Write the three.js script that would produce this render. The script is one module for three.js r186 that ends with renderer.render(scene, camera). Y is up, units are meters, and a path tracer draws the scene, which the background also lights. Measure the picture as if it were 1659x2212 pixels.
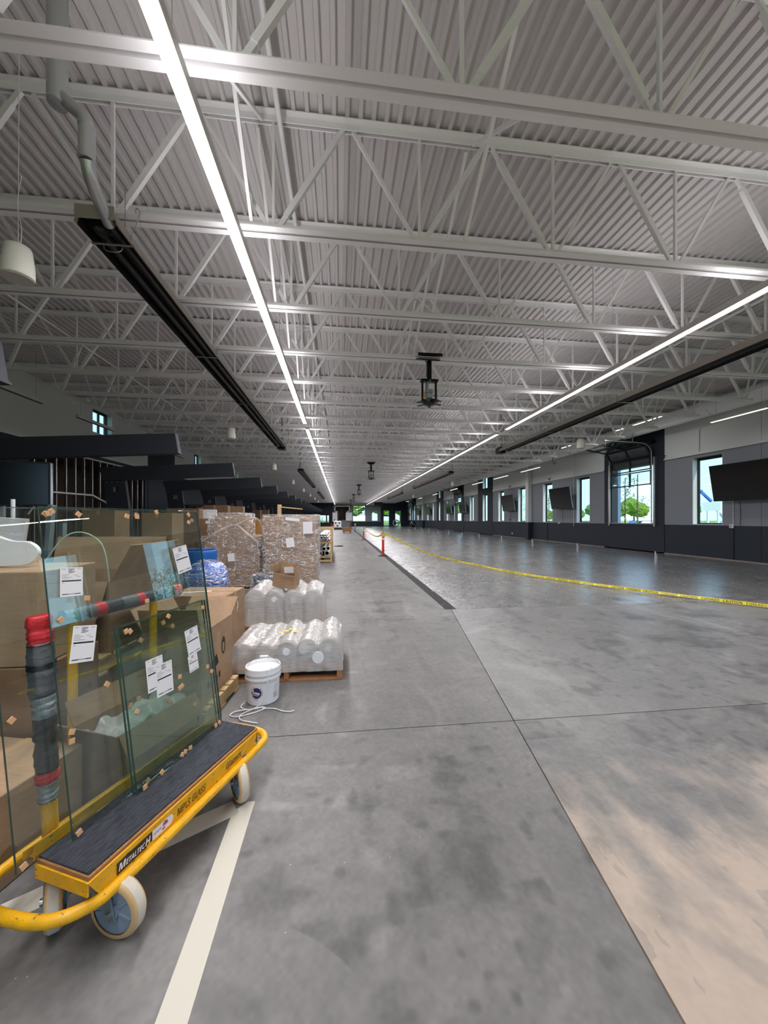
import * as THREE from 'three';
import { mergeGeometries } from 'three/addons/utils/BufferGeometryUtils.js';
import { RoundedBoxGeometry } from 'three/addons/geometries/RoundedBoxGeometry.js';
import { RectAreaLightUniformsLib } from 'three/addons/lights/RectAreaLightUniformsLib.js';
import { ImprovedNoise } from 'three/addons/math/ImprovedNoise.js';

// ---------------------------------------------------------------- camera, sky, sun, exposure
// Axes: x = R (to the right across the hall), y = H (up), z = -F (F runs down the hall, away from the camera).
const scene = new THREE.Scene();
const FPX = 800, camera = new THREE.PerspectiveCamera(2 * Math.atan(1106 / FPX) * 180 / Math.PI, 1659 / 2212, 0.05, 600);
camera.position.set(0, 1.55, 0);
camera.rotation.y = -Math.atan(94.5 / FPX);
camera.setViewOffset(1659, 2212, 0, -15, 1659, 2212);
scene.add(camera);

const renderer = new THREE.WebGLRenderer({ antialias: true });
renderer.toneMapping = THREE.LinearToneMapping;
renderer.toneMappingExposure = 1.12;
renderer.shadowMap.enabled = true;
RectAreaLightUniformsLib.init();

{ // hazy summer sky: pale at the horizon, light blue above
  const w = 64, h = 128, d = new Float32Array(w * h * 4);
  for (let j = 0; j < h; j++) {
    const e = Math.max(0, ((j + 0.5) / h - 0.5) * 2), k = Math.pow(e, 0.45);
    for (let i = 0; i < w; i++) d.set([0.5 - 0.24 * k, 0.76 - 0.24 * k, 0.94 - 0.05 * k, 1], (j * w + i) * 4);
  }
  const t = new THREE.DataTexture(d, w, h, THREE.RGBAFormat, THREE.FloatType);
  t.mapping = THREE.EquirectangularReflectionMapping; t.magFilter = THREE.LinearFilter; t.needsUpdate = true;
  scene.background = t;
}
const SKY = 2.0;
scene.backgroundIntensity = SKY;
const sun = new THREE.DirectionalLight(0xfff1dc, 3.2);
sun.position.set(20, 58, 42); sun.target.position.set(0, 0, -30);
sun.castShadow = true;
Object.assign(sun.shadow.camera, { left: -120, right: 120, top: 120, bottom: -120, near: 1, far: 300 });
sun.shadow.mapSize.set(4096, 4096);
scene.add(sun, sun.target);
const LED = 84, LED_UP = 15, LED_WALL = 40;         // radiance of the strip lights: down, up, short wall fixtures

// ---------------------------------------------------------------- helpers
let seed = 12345;
const rnd = () => { seed = (seed * 1664525 + 1013904223) >>> 0; return seed / 4294967296; };
const rr = (a, b) => a + (b - a) * rnd();
const V = (x, y, z) => new THREE.Vector3(x, y, z);
const P = (R, H, F) => V(R, H, -F);
const perlin = new ImprovedNoise();
const fbm = (x, y, z = 0, o = 4) => { let s = 0, a = 0.5; for (let i = 0; i < o; i++) { s += a * perlin.noise(x, y, z + i * 7.3); x *= 2.03; y *= 2.03; a *= 0.5; } return s; };
const names = new Map();
function numbered(n) { const k = names.get(n) ?? 0; names.set(n, k + 1); return k ? n + '_' + String(k).padStart(3, '0') : n; }
function shadow(o) { o.castShadow = o.receiveShadow = true; return o; }
function flat(g) { const q = g.index ? g.toNonIndexed() : g; if (!q.attributes.uv) q.setAttribute('uv', new THREE.BufferAttribute(new Float32Array(q.attributes.position.count * 2), 2)); for (const k of Object.keys(q.attributes)) if (!['position', 'normal', 'uv'].includes(k)) q.deleteAttribute(k); return q; }
function merge(list) { return list.length === 1 ? list[0] : mergeGeometries(list.map(flat)); }
function mesh(name, geo, mat, parent) { const m = shadow(new THREE.Mesh(Array.isArray(geo) ? merge(geo) : geo, mat)); m.name = parent ? name : numbered(name); (parent ?? scene).add(m); return m; }
function tag(o, label, category, group) { o.userData.label = label; o.userData.category = category; if (group) o.userData.group = group; return o; }
function thing(name, label, category, pos = [0, 0, 0], turn = 0, group) { const g = new THREE.Group(); g.name = numbered(name); g.position.set(pos[0], pos[1], -pos[2]); g.rotation.y = turn; scene.add(g); return tag(g, label, category, group); }
function struct(name) { const g = new THREE.Group(); g.name = name; g.userData.kind = 'structure'; scene.add(g); return g; }
function structMesh(name, geo, mat) { const m = mesh(name, geo, mat); m.name = name; m.userData.kind = 'structure'; return m; }
function copy(o, label, pos, turn) { const c = o.clone(); c.name = numbered(o.name.replace(/_\d{3}$/, '')); if (label) c.userData = { ...o.userData, label }; if (pos) c.position.set(pos[0], pos[1], -pos[2]); if (turn !== undefined) c.rotation.y = turn; scene.add(c); return c; }
// uv in metres from the dominant axis of each face
function uvm(g, s = 1, ox = 0, oy = 0) {
  g = flat(g); const p = g.attributes.position, n = g.attributes.normal, uv = new Float32Array(p.count * 2);
  for (let i = 0; i < p.count; i += 3) {
    const ax = Math.abs(n.getX(i) + n.getX(i + 1) + n.getX(i + 2)), ay = Math.abs(n.getY(i) + n.getY(i + 1) + n.getY(i + 2)), az = Math.abs(n.getZ(i) + n.getZ(i + 1) + n.getZ(i + 2));
    for (let k = i; k < i + 3; k++) {
      let u, v;
      if (ay >= ax && ay >= az) { u = p.getX(k); v = p.getZ(k); } else if (ax >= az) { u = p.getZ(k); v = p.getY(k); } else { u = p.getX(k); v = p.getY(k); }
      uv[k * 2] = u * s + ox; uv[k * 2 + 1] = v * s + oy;
    }
  }
  g.setAttribute('uv', new THREE.BufferAttribute(uv, 2)); return g;
}
const bx = (w, h, d, x = 0, y = 0, z = 0) => new THREE.BoxGeometry(w, h, d).translate(x, y, z);
const rbx = (w, h, d, x = 0, y = 0, z = 0, r = 0.008, s = 1) => new RoundedBoxGeometry(w, h, d, s, Math.min(r, w / 2.1, h / 2.1, d / 2.1)).translate(x, y, z);
const cyl = (r0, r1, h, n = 16, x = 0, y = 0, z = 0) => new THREE.CylinderGeometry(r1, r0, h, n).translate(x, y, z);
const UPV = V(0, 1, 0);
function frameAlong(a, b, up = UPV) { const d = b.clone().sub(a), L = d.length(); d.normalize(); let s = new THREE.Vector3().crossVectors(up, d); if (s.lengthSq() < 1e-6) s.set(1, 0, 0); s.normalize(); const u = new THREE.Vector3().crossVectors(d, s); return { m: new THREE.Matrix4().makeBasis(s, u, d).setPosition(a.clone().add(b).multiplyScalar(0.5)), L }; }
function bar(a, b, w, h = w, up) { const f = frameAlong(a, b, up); return new THREE.BoxGeometry(w, h, f.L).applyMatrix4(f.m); }
function rod(a, b, r, n = 8) { const f = frameAlong(a, b); return new THREE.CylinderGeometry(r, r, f.L, n).rotateX(Math.PI / 2).applyMatrix4(f.m); }
function tube(pts, r, seg = 24, n = 8, closed = false, tension = 0.5) { return new THREE.TubeGeometry(new THREE.CatmullRomCurve3(pts, closed, 'catmullrom', tension), seg, r, n, closed); }
function poly(pts, depth, bevel = 0) { const s = new THREE.Shape(pts.map((p) => new THREE.Vector2(p[0], p[1]))); return new THREE.ExtrudeGeometry(s, { depth, bevelEnabled: bevel > 0, bevelSize: bevel, bevelThickness: bevel, bevelSegments: 1, curveSegments: 10 }); }
function lathe(pts, n = 28) { return new THREE.LatheGeometry(pts.map((p) => new THREE.Vector2(p[0], p[1])), n); }

// ---------------------------------------------------------------- textures
function tex(w, h, fn, srgb = true, rep = 1) {
  const d = new Uint8Array(w * h * 4);
  for (let y = 0; y < h; y++) for (let x = 0; x < w; x++) { const c = fn(x / w, y / h, x, y); const i = (y * w + x) * 4; if (typeof c === 'number') { d[i] = d[i + 1] = d[i + 2] = Math.max(0, Math.min(255, c)); } else { d[i] = Math.max(0, Math.min(255, c[0])); d[i + 1] = Math.max(0, Math.min(255, c[1])); d[i + 2] = Math.max(0, Math.min(255, c[2])); } d[i + 3] = 255; }
  const t = new THREE.DataTexture(d, w, h); t.wrapS = t.wrapT = THREE.RepeatWrapping; t.magFilter = THREE.LinearFilter; t.minFilter = THREE.LinearMipmapLinearFilter; if (srgb) t.colorSpace = THREE.SRGBColorSpace; t.repeat.set(rep, rep); t.needsUpdate = true; return t;
}
function canvasTex(w, h, draw) { const c = document.createElement('canvas'); c.width = w; c.height = h; draw(c.getContext('2d'), w, h); const t = new THREE.CanvasTexture(c); t.colorSpace = THREE.SRGBColorSpace; t.magFilter = THREE.LinearFilter; return t; }
// periodic value noise on a torus so that tiles meet
function tileNoise(n, sd) { let s = sd; const r = () => { s = (s * 1664525 + 1013904223) >>> 0; return s / 4294967296; }; const g = Float32Array.from({ length: n * n }, r); const sm = (t) => t * t * (3 - 2 * t); return (u, v) => { const x = ((u % 1) + 1) % 1 * n, y = ((v % 1) + 1) % 1 * n, i = Math.floor(x), j = Math.floor(y), a = sm(x - i), b = sm(y - j), q = (p, k) => g[((k + n) % n) * n + ((p + n) % n)]; return (q(i, j) * (1 - a) + q(i + 1, j) * a) * (1 - b) + (q(i, j + 1) * (1 - a) + q(i + 1, j + 1) * a) * b; }; }
const tn = [3, 6, 13, 29, 61, 127, 260, 520].map((n, i) => tileNoise(n, 77 + i * 31));
const cloud = (u, v) => 0.3 * tn[0](u, v) + 0.27 * tn[1](u, v) + 0.2 * tn[2](u, v) + 0.13 * tn[3](u, v) + 0.1 * tn[4](u, v);
// trowelled, trafficked concrete: cloudy grey, scuffs, tyre arcs, white specks
const streak = (u, v) => tn[4](u * 1, v * 0.12 + 0.3 * tn[1](u, v));
function concrete(u, v) {
  const c = cloud(u, v), f = tn[6](u, v), s = streak(u, v), big = tn[1](u + 0.37, v + 0.11);
  let L = 114 + (c - 0.5) * 46 + (f - 0.5) * 8 + (tn[5](u * 0.35, v) - 0.5) * 7 + (tn[7](u, v) - 0.5) * 11 + (s > 0.72 ? (s - 0.72) * 60 : 0) - (s < 0.22 ? (0.22 - s) * 70 : 0);
  const dirt = tn[3](u * 1, v) * tn[5](u, v); if (big > 0.6 && dirt < 0.16) L -= (0.16 - dirt) * 150;
  if (tn[7](u + 0.5, v + 0.2) > 0.993) L += 80;
  return L;
}
const floorMap = tex(2048, 2048, (u, v) => { const L = concrete(u, v); return [L * 1.0, L * 0.985, L * 0.965]; }, true, 1 / 9);
const floorRough = tex(1024, 1024, (u, v) => 47 + cloud(u + 0.2, v + 0.4) * 28 + tn[6](u, v) * 8 + (1 - streak(u, v)) * 8, false, 1 / 9);
// the slab right of the oblique joint: pale tan patches over the same grey
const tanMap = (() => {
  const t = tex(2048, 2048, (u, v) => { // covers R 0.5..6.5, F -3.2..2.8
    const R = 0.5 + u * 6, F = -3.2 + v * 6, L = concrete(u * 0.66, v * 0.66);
    const edge = 2.2 + (fbm(R * 1.1, F * 1.3, 3) * 1.0) + fbm(R * 7, F * 2.6, 9) * 0.7 - F;           // tan thins out in tongues towards the cross joint
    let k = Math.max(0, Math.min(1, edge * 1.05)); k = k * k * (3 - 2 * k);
    const tanGap = fbm(R * 2.1 + F * 0.7, F * 1.1, 21), tanStreak = fbm(R * 9, F * 3.5, 33);
    if (tanGap > 0.16) k *= 1 - Math.min(0.4, (tanGap - 0.16) * 2.4);
    if (tanStreak > 0.22) k *= 0.75;
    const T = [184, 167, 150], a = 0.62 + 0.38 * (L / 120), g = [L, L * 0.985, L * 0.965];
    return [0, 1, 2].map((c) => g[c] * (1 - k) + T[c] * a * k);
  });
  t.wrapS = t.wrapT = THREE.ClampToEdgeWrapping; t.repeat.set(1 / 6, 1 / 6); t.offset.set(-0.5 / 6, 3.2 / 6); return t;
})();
const kraft = tex(512, 512, (u, v) => { const L = 0.9 + (tn[2](u, v) - 0.5) * 0.1 + (tn[6](u, v) - 0.5) * 0.07 + (tn[5](u * 0.1, v) - 0.5) * 0.05; return [187 * L, 153 * L, 120 * L]; }, true, 1);
const timber = tex(512, 512, (u, v) => { const g = tn[5](u * 0.06, v * 0.9 + tn[1](u, v) * 0.05), k = tn[6](u * 0.1, v); return [198 + g * 34 - k * 18, 168 + g * 34 - k * 20, 122 + g * 34 - k * 22]; }, true, 2);
const crumple = tex(512, 512, (u, v) => { let s = 0; for (const [q, w] of [[1, 0.4], [2, 0.3], [3, 0.2], [4, 0.1]]) s += w * (1 - Math.abs(tn[q](u, v) * 2 - 1)); return s * 255; }, false, 2.4);
const stretch = tex(512, 512, (u, v) => { let s = 0; for (const [q, w] of [[3, 0.4], [4, 0.35], [5, 0.25]]) s += w * (1 - Math.abs(tn[q](u * 0.25, v) * 2 - 1)); return s * 255; }, false, 0.9);
const filmGlints = tex(1024, 1024, (u, v) => { const a = 1 - Math.abs(tn[3](u * 0.4 + tn[1](u, v) * 0.1, v + tn[2](u, v) * 0.03) * 2 - 1), b = 1 - Math.abs(tn[4](u * 0.16, v + tn[2](u, v) * 0.05) * 2 - 1), c = 1 - Math.abs(tn[2](u, v * 0.5 + tn[3](u, v) * 0.04) * 2 - 1); const k = Math.max(0, a - 0.88) * 6 + Math.max(0, b - 0.85) * 5 + Math.max(0, c - 0.95) * 12; return 246 - Math.min(1, k) * 190; }, false, 0.8);  // film whitens along creases; the streaks also stand for glossy highlights
const rubberBump = tex(512, 512, (u, v) => 120 + 90 * Math.sin(u * Math.PI * 2 * 30) + (tn[6](u, v) - 0.5) * 80, false, 4);
const rubberMap = tex(512, 512, (u, v) => { const d = tn[5](u * 1, v * 0.08) * 0.6 + cloud(u, v) * 0.4, r = Math.sin(u * Math.PI * 2 * 30), L = 54 + (d - 0.5) * 70 + (r > 0.3 ? 14 : 0) + (tn[7](u, v) > 0.985 ? 70 : 0); return [L * 0.95, L * 1.0, L * 1.12]; }, true, 4);
const galv = tex(256, 256, (u, v) => 150 + (tn[3](u, v) - 0.5) * 60 + (tn[4](u, v) - 0.5) * 40, false, 3);
const wallFine = tex(256, 256, (u, v) => 128 + (tn[5](u, v) - 0.5) * 120, false, 3);
const yellowMap = tex(512, 512, (u, v) => { const s = tn[4](u * 0.3, v) * tn[6](u, v * 0.4), w = tn[3](u, v) * tn[5](u * 0.3, v); let c = [244, 180, 16]; if (w > 0.62) c = [228, 190, 96]; if (s < 0.022) c = [120, 100, 50]; const q = 0.94 + tn[2](u, v) * 0.08; return c.map((x) => x * q); }, true, 2.2);
const tyreMap = tex(256, 256, (u, v) => { const d = tn[2](u, v) * 0.5 + tn[4](u, v) * 0.5; return [222 - d * 18, 178 - d * 6, 118 + d * 10]; }, true, 5);
const treadMap = tex(256, 256, (u, v) => { const d = tn[2](u, v) * 0.5 + tn[4](u, v) * 0.5; return [212 - d * 16, 202 - d * 14, 184 - d * 10]; }, true, 5);
const grassMap = tex(512, 512, (u, v) => { const c = cloud(u, v), f = tn[6](u, v); return [118 + (c - 0.5) * 120 + f * 30, 140 + (c - 0.5) * 70 + f * 30, 62 + f * 22]; }, true, 1 / 16);
const leafTint = tex(256, 256, (u, v) => { const c = tn[3](u, v) * 0.5 + tn[5](u, v) * 0.5; return [58 + c * 90, 92 + c * 90, 38 + c * 45]; }, true, 0.7);

// ---------------------------------------------------------------- materials
const S = (o) => new THREE.MeshStandardMaterial({ roughness: 0.6, ...o });
const Ph = (o) => new THREE.MeshPhysicalMaterial({ roughness: 0.5, ...o });
const M = {
  floor: S({ map: floorMap, roughness: 1, roughnessMap: floorRough }), floorAisle: S({ map: floorMap, roughness: 0.56 }), floorMid: S({ map: floorMap, roughness: 0.4 }),
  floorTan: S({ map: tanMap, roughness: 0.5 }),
  jointDark: S({ color: 0x6a655f, roughness: 0.95 }),
  white: S({ color: 0xf0eff0, roughness: 0.55 }),
  deck: S({ color: 0xc9c5c5, roughness: 0.6 }),
  wallUp: S({ color: 0xd3d6d3, roughness: 0.75, bumpMap: wallFine, bumpScale: 0.0006 }),
  wallMid: S({ color: 0x84898f, roughness: 0.75, bumpMap: wallFine, bumpScale: 0.0006 }),
  navy: S({ color: 0x1b2431, roughness: 0.65, bumpMap: wallFine, bumpScale: 0.0006 }),
  frame: S({ color: 0x1d2228, roughness: 0.45, metalness: 0.4 }),
  pane: Ph({ color: 0xf4fbfa, transmission: 1, roughness: 0, ior: 1.5 }),
  led: S({ color: 0xffffff, emissive: 0xfff4ea, emissiveIntensity: 2.2, roughness: 0.5 }),
  ledBody: S({ color: 0xd9d5d0, roughness: 0.4, metalness: 0.2 }),
  wire: S({ color: 0x9a9894, roughness: 0.4, metalness: 0.7 }),
  black: S({ color: 0x0e0e10, roughness: 0.45 }),
  blackMetal: S({ color: 0x121214, roughness: 0.35, metalness: 0.5 }),
  bayDark: S({ color: 0x2a2e36, roughness: 0.6 }),
  galv: S({ color: 0xb4b6b6, metalness: 0.9, roughness: 0.55, roughnessMap: galv }),
  steel: S({ color: 0xc2c4c6, metalness: 0.95, roughness: 0.25 }),
  zinc: S({ color: 0x8d989a, metalness: 0.6, roughness: 0.45 }),
  speaker: S({ color: 0xd8d6cb, roughness: 0.6 }),
  screen: S({ color: 0x08080a, roughness: 0.18 }),
  kraft: S({ map: kraft, roughness: 0.85 }),
  kraftIn: S({ map: kraft, color: 0xd8cfc4, roughness: 0.9 }),
  kraftDull: S({ map: kraft, color: 0xcfc4b8, roughness: 0.9 }),
  kraftOchre: S({ map: kraft, color: 0xf0d79a, roughness: 0.85 }),
  packTape: Ph({ color: 0xb99a74, roughness: 0.25, clearcoat: 0.6 }),
  timber: S({ map: timber, roughness: 0.75 }),
  timberRed: S({ map: timber, color: 0xd9b3a2, roughness: 0.8 }),
  film: Ph({ color: 0xffffff, transmission: 1, transmissionMap: filmGlints, roughness: 0.14, ior: 1.75, bumpMap: stretch, bumpScale: 0.035, side: THREE.DoubleSide }),
  poly: Ph({ color: 0xf2f0ee, transmission: 0.62, roughness: 0.3, ior: 1.5, bumpMap: stretch, bumpScale: 0.006, side: THREE.DoubleSide }),
  rollCore: S({ color: 0xb7b2ac, roughness: 0.6 }),
  whitePlastic: S({ color: 0xeeeef0, roughness: 0.35 }),
  paper: S({ color: 0xf1eff0, roughness: 0.7 }),
  cork: S({ color: 0xd9a97c, roughness: 0.85 }),
  yellow: S({ map: yellowMap, roughness: 0.42 }),
  yellowPlain: S({ color: 0xf2b40c, roughness: 0.4 }),
  rubber: S({ map: rubberMap, roughness: 0.9, bumpMap: rubberBump, bumpScale: 0.0025 }),
  ply: S({ map: timber, color: 0xcaa98a, roughness: 0.85 }),
  tyre: S({ map: tyreMap, roughness: 0.6 }), tread: S({ map: treadMap, roughness: 0.75 }),
  hub: S({ color: 0x8995a2, roughness: 0.55 }),
  duct: S({ color: 0x5d5f61, roughness: 0.5, bumpMap: crumple, bumpScale: 0.006 }),
  ductDark: S({ color: 0x37383a, roughness: 0.55, bumpMap: crumple, bumpScale: 0.006 }),
  ductSilver: S({ color: 0x9fa6ab, roughness: 0.35, metalness: 0.6, bumpMap: crumple, bumpScale: 0.006 }),
  ductRed: S({ color: 0xc8242c, roughness: 0.4, bumpMap: crumple, bumpScale: 0.004 }),
  glassBig: Ph({ color: 0xf5faf8, transmission: 1, roughness: 0, ior: 1.72 }),
  glassSmall: Ph({ color: 0xf4faf7, transmission: 1, roughness: 0, ior: 1.55 }),
  glassEdge: Ph({ color: 0x46645a, transmission: 0.35, roughness: 0.1, ior: 1.5 }),
  stripe: S({ color: 0xcfcabb, roughness: 0.6, bumpMap: wallFine, bumpScale: 0.0004 }),
  rubberStrip: S({ color: 0x2a2a2b, roughness: 0.8 }),
  orange: S({ color: 0xd8432a, roughness: 0.45 }),
  reflect: S({ color: 0xe9e7e2, roughness: 0.35 }),
  blue: S({ color: 0x1d5fa8, roughness: 0.4 }),
  blueBag: Ph({ color: 0x1a66c4, roughness: 0.25, clearcoat: 0.5, bumpMap: crumple, bumpScale: 0.02 }),
  brown: S({ color: 0x5b4328, roughness: 0.7 }),
  red: S({ color: 0xb3262a, roughness: 0.5 }),
  grass: S({ map: grassMap, roughness: 1 }),
  asphalt: S({ color: 0x8f8d89, roughness: 0.95 }),
  leaf: S({ map: leafTint, roughness: 0.9 }),
  leafLight: S({ map: leafTint, color: 0xffffc8, roughness: 0.9 }),
  bark: S({ color: 0x5a4a3a, roughness: 0.9 }),
  cream: S({ color: 0xdcd9d2, roughness: 0.7 }),
  pvc: S({ color: 0xe6e4df, roughness: 0.4 }),
  sheathing: S({ color: 0x5a4a40, roughness: 0.9 }),
};

// ---------------------------------------------------------------- room shell
const RW = 14.35, LW = -9.95, FARW = 78, BACK = -8, TH = 0.35, DECK = 6.2, TOPH = 6.3;
const JOINT = (F) => 1.05 + (F - 1.02) * 0.1628;            // the oblique joint in the slab
{ // floor: concrete slabs with open joints between them, over a dark sub-base
  const floor = struct('floor'), g = 0.004;
  const slab = (pts, mat, extra) => { const s = poly(pts, 0.12); s.rotateX(-Math.PI / 2).translate(0, -0.12, 0); const p = s.attributes.position, uv = s.attributes.uv; for (let i = 0; i < p.count; i++) uv.setXY(i, p.getX(i), -p.getZ(i)); mesh('slab', s, mat, floor); };
  const cuts = [BACK, 2.71, 6.18];
  for (let i = 0; i < 2; i++) {
    const a = cuts[i] + (i ? g : 0), b = cuts[i + 1] - g;
    slab([[LW, a], [JOINT(a) - g, a], [JOINT(b) - g, b], [LW, b]], M.floorAisle);
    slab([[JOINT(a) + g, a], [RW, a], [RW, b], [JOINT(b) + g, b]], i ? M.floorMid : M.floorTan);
  }
  slab([[LW, 6.18 + g], [1.79, 6.18 + g], [1.79, FARW], [LW, FARW]], M.floorAisle);
  slab([[1.99, 6.18 + g], [RW, 6.18 + g], [RW, FARW], [1.99, FARW]], M.floor);
  mesh('sub_base', bx(RW - LW + 0.6, 0.1, FARW - BACK + 0.6, (RW + LW) / 2, -0.17, -(FARW + BACK) / 2), M.jointDark, floor);
}
{ // trench cover set in the slab
  const t = thing('trench_cover', 'dark rubber covered floor trench running away down the hall beside the marker posts', 'trench cover', [1.89, 0, 6.2]);
  for (let i = 0; i < 24; i++) mesh('cover_plate', rbx(0.196, 0.05, 2.985, 0, -0.027, -1.5 - i * 2.99, 0.006), M.rubberStrip, t);
  const bolts = []; for (let i = 0; i < 60; i++) bolts.push(cyl(0.012, 0.012, 0.008, 8, (i % 2 ? 0.05 : -0.05), 0.001, -0.3 - i * 1.2));
  mesh('bolts', bolts, M.steel, t);
}
{ // painted lines
  const line = (pts, label) => { const s = poly(pts, 0.0025); s.rotateX(-Math.PI / 2); tag(mesh('floor_stripe', s, M.stripe), label, 'floor stripe', 'cream painted floor lines'); };
  line([[-0.565, -2.4], [-0.465, -2.4], [-0.465, 2.1], [-0.5, 2.1], [-0.565, 2.04]], 'cream painted floor line running straight towards the camera from under the cart wheel');
  const d = V(-0.86, 0, 0.52).normalize(), n = V(d.z, 0, -d.x);
  const q = (s, o) => [-0.525 + d.x * s + n.x * o, 2.09 - (d.z) * s - n.z * o * -1];
  const A = [-0.51, 2.1], B = [-2.6, 0.84], w = 0.055, L = Math.hypot(B[0] - A[0], B[1] - A[1]), nx = -(B[1] - A[1]) / L * w, ny = (B[0] - A[0]) / L * w;
  line([[A[0] - nx - 0.05, A[1] - ny - 0.03], [A[0] + nx - 0.05, A[1] + ny - 0.03], [B[0] + nx, B[1] + ny], [B[0] - nx, B[1] - ny]], 'cream painted floor line passing diagonally under the yellow cart');
}
// walls: panels with real openings. Shapes are drawn in (F, H) and extruded through the wall's thickness.
const sideBasis = new THREE.Matrix4().makeBasis(V(0, 0, -1), V(0, 1, 0), V(1, 0, 0));
function panel(a0, a1, h0, h1, holes = [], depth = TH) {
  const s = new THREE.Shape([[a0, h0], [a1, h0], [a1, h1], [a0, h1]].map((p) => new THREE.Vector2(...p)));
  for (const [x0, x1, y0, y1] of holes) if (x0 > a0 && x1 < a1 && y0 > h0 && y1 < h1) s.holes.push(new THREE.Path([[x0, y0], [x0, y1], [x1, y1], [x1, y0]].map((p) => new THREE.Vector2(...p))));
  return new THREE.ExtrudeGeometry(s, { depth, bevelEnabled: false });
}
const rightWins = [-2, 5.5, 9.2, 13.0, 20.5, 24.3, 28.0, 31.8, 39.3, 48.3, 56, 59.6, 63.8, 67.4, 75.2].map((c) => [c - 0.6, c + 0.6, 1.33, 4.02]);
const doorsF = [16.8, 43.8, 71.3], navyF = [35.5, 52.3, 1.7];
const doorHoles = doorsF.map((c) => [c - 1.32, c + 1.32, 1.33, 4.1]);
const colHoles = navyF.flatMap((c) => [[c - 0.62, c + 0.62, 1.33, 4.0], [c - 0.62, c + 0.62, 4.6, 5.9]]);
{
  const w = struct('wall_right');
  const bands = [...doorsF, ...navyF].map((c) => [c - 1.88, c + 1.88]).sort((a, b) => a[0] - b[0]);
  const joints = [11.1, 22.4, 29.9, 47, 57.8, 65.6], all = [...rightWins, ...doorHoles, ...colHoles];
  const put = (n, g, m) => mesh(n, uvm(g.applyMatrix4(sideBasis).translate(RW, 0, 0)), m, w);
  let f = BACK; const ends = [...bands, [FARW, FARW]];
  for (const [b0, b1] of ends) {
    const cuts = [f, ...joints.filter((j) => j > f && j < b0), b0];
    for (let i = 0; i + 1 < cuts.length; i++) {
      const a = cuts[i] + (i ? 0.006 : 0), b = cuts[i + 1] - (i + 2 < cuts.length ? 0.006 : 0);
      put('wainscot_panel', panel(a, b, 0, 1.3), M.navy); put('middle_panel', panel(a, b, 1.3, 4.17, all), M.wallMid); put('upper_panel', panel(a, b, 4.17, TOPH, all), M.wallUp);
    }
    if (b1 > b0) put('navy_panel', panel(b0, b1, 0, TOPH, all).translate(0, 0, -0.02), M.navy);
    f = b1;
  }
  // panel backing so that the open joints stay closed to the outside
  for (const j of joints) mesh('joint_filler', bx(0.3, TOPH, 0.04, RW + 0.18, TOPH / 2, -j), M.wallUp, w);
  // ledge between the two greys
  f = BACK; let n = 0;
  for (const [b0, b1] of ends) { const t = structMesh('trim_' + (++n), rbx(0.05, 0.1, b0 - f, RW - 0.025, 4.2, -(f + b0) / 2, 0.006), M.wallUp); f = b1; }
  structMesh('baseboard_right', bx(0.02, 0.05, FARW - BACK, RW - 0.01, 0.026, -(FARW + BACK) / 2), S({ color: 0x8a8078, roughness: 0.8 }));
}
const leftWins = [16.9, 27.4, 37.2, 48.8, 59].map((c) => [c - 0.63, c + 0.63, 5.1, 6.1]);
{
  const w = struct('wall_left');
  const put = (n, g, m) => mesh(n, uvm(g.applyMatrix4(sideBasis).translate(LW - TH, 0, 0)), m, w);
  const bands = [[20.6, 23.7], [41.2, 44.3], [61.8, 64.9]];
  let f = BACK;
  for (const [b0, b1] of [...bands, [FARW, FARW]]) {
    put('lower_panel', panel(f, b0, -0.01, 4.12, [[13.2, 20.3, 0, 4.0]]), M.navy); put('upper_panel', panel(f, b0, 4.12, TOPH, leftWins), M.wallUp);
    if (b1 > b0) put('navy_panel', panel(b0, b1, 0, TOPH, []).translate(0, 0, 0.02), M.navy);
    f = b1;
  }
  // unfinished stretch: steel studs and a framed arch in front of an unlit store room with brown sheathing
  for (const [n, g] of [['store_back', bx(0.05, 4.1, 7.3, LW - 2.6, 2.0, -16.75)], ['store_side', bx(2.3, 4.1, 0.05, LW - 1.45, 2.0, -13.1)], ['store_side', bx(2.3, 4.1, 0.05, LW - 1.45, 2.0, -20.4)], ['store_ceiling', bx(2.3, 0.05, 7.3, LW - 1.45, 4.06, -16.75)], ['store_floor', bx(2.3, 0.05, 7.3, LW - 1.45, -0.05, -16.75)]]) mesh(n, g, M.sheathing, w);
  for (let i = 0; i < 15; i++) mesh('stud', bx(0.09, 3.98, 0.042, LW - 0.05, 2.0, -(13.4 + i * 0.48)), M.galv, w);
  const X = LW + 0.06, arch = [[13.0, 1.7], [13.4, 2.15], [14.0, 2.48], [16.1, 2.5], [17.1, 2.2], [17.4, 1.5]];
  for (let i = 0; i + 1 < arch.length; i++) mesh('arch_track', bar(P(X, arch[i][1], arch[i][0]), P(X, arch[i + 1][1], arch[i + 1][0]), 0.1, 0.06), M.galv, w);
  mesh('top_track', bx(0.1, 0.06, 7.0, LW - 0.05, 3.96, -16.75), M.galv, w);
}
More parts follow.
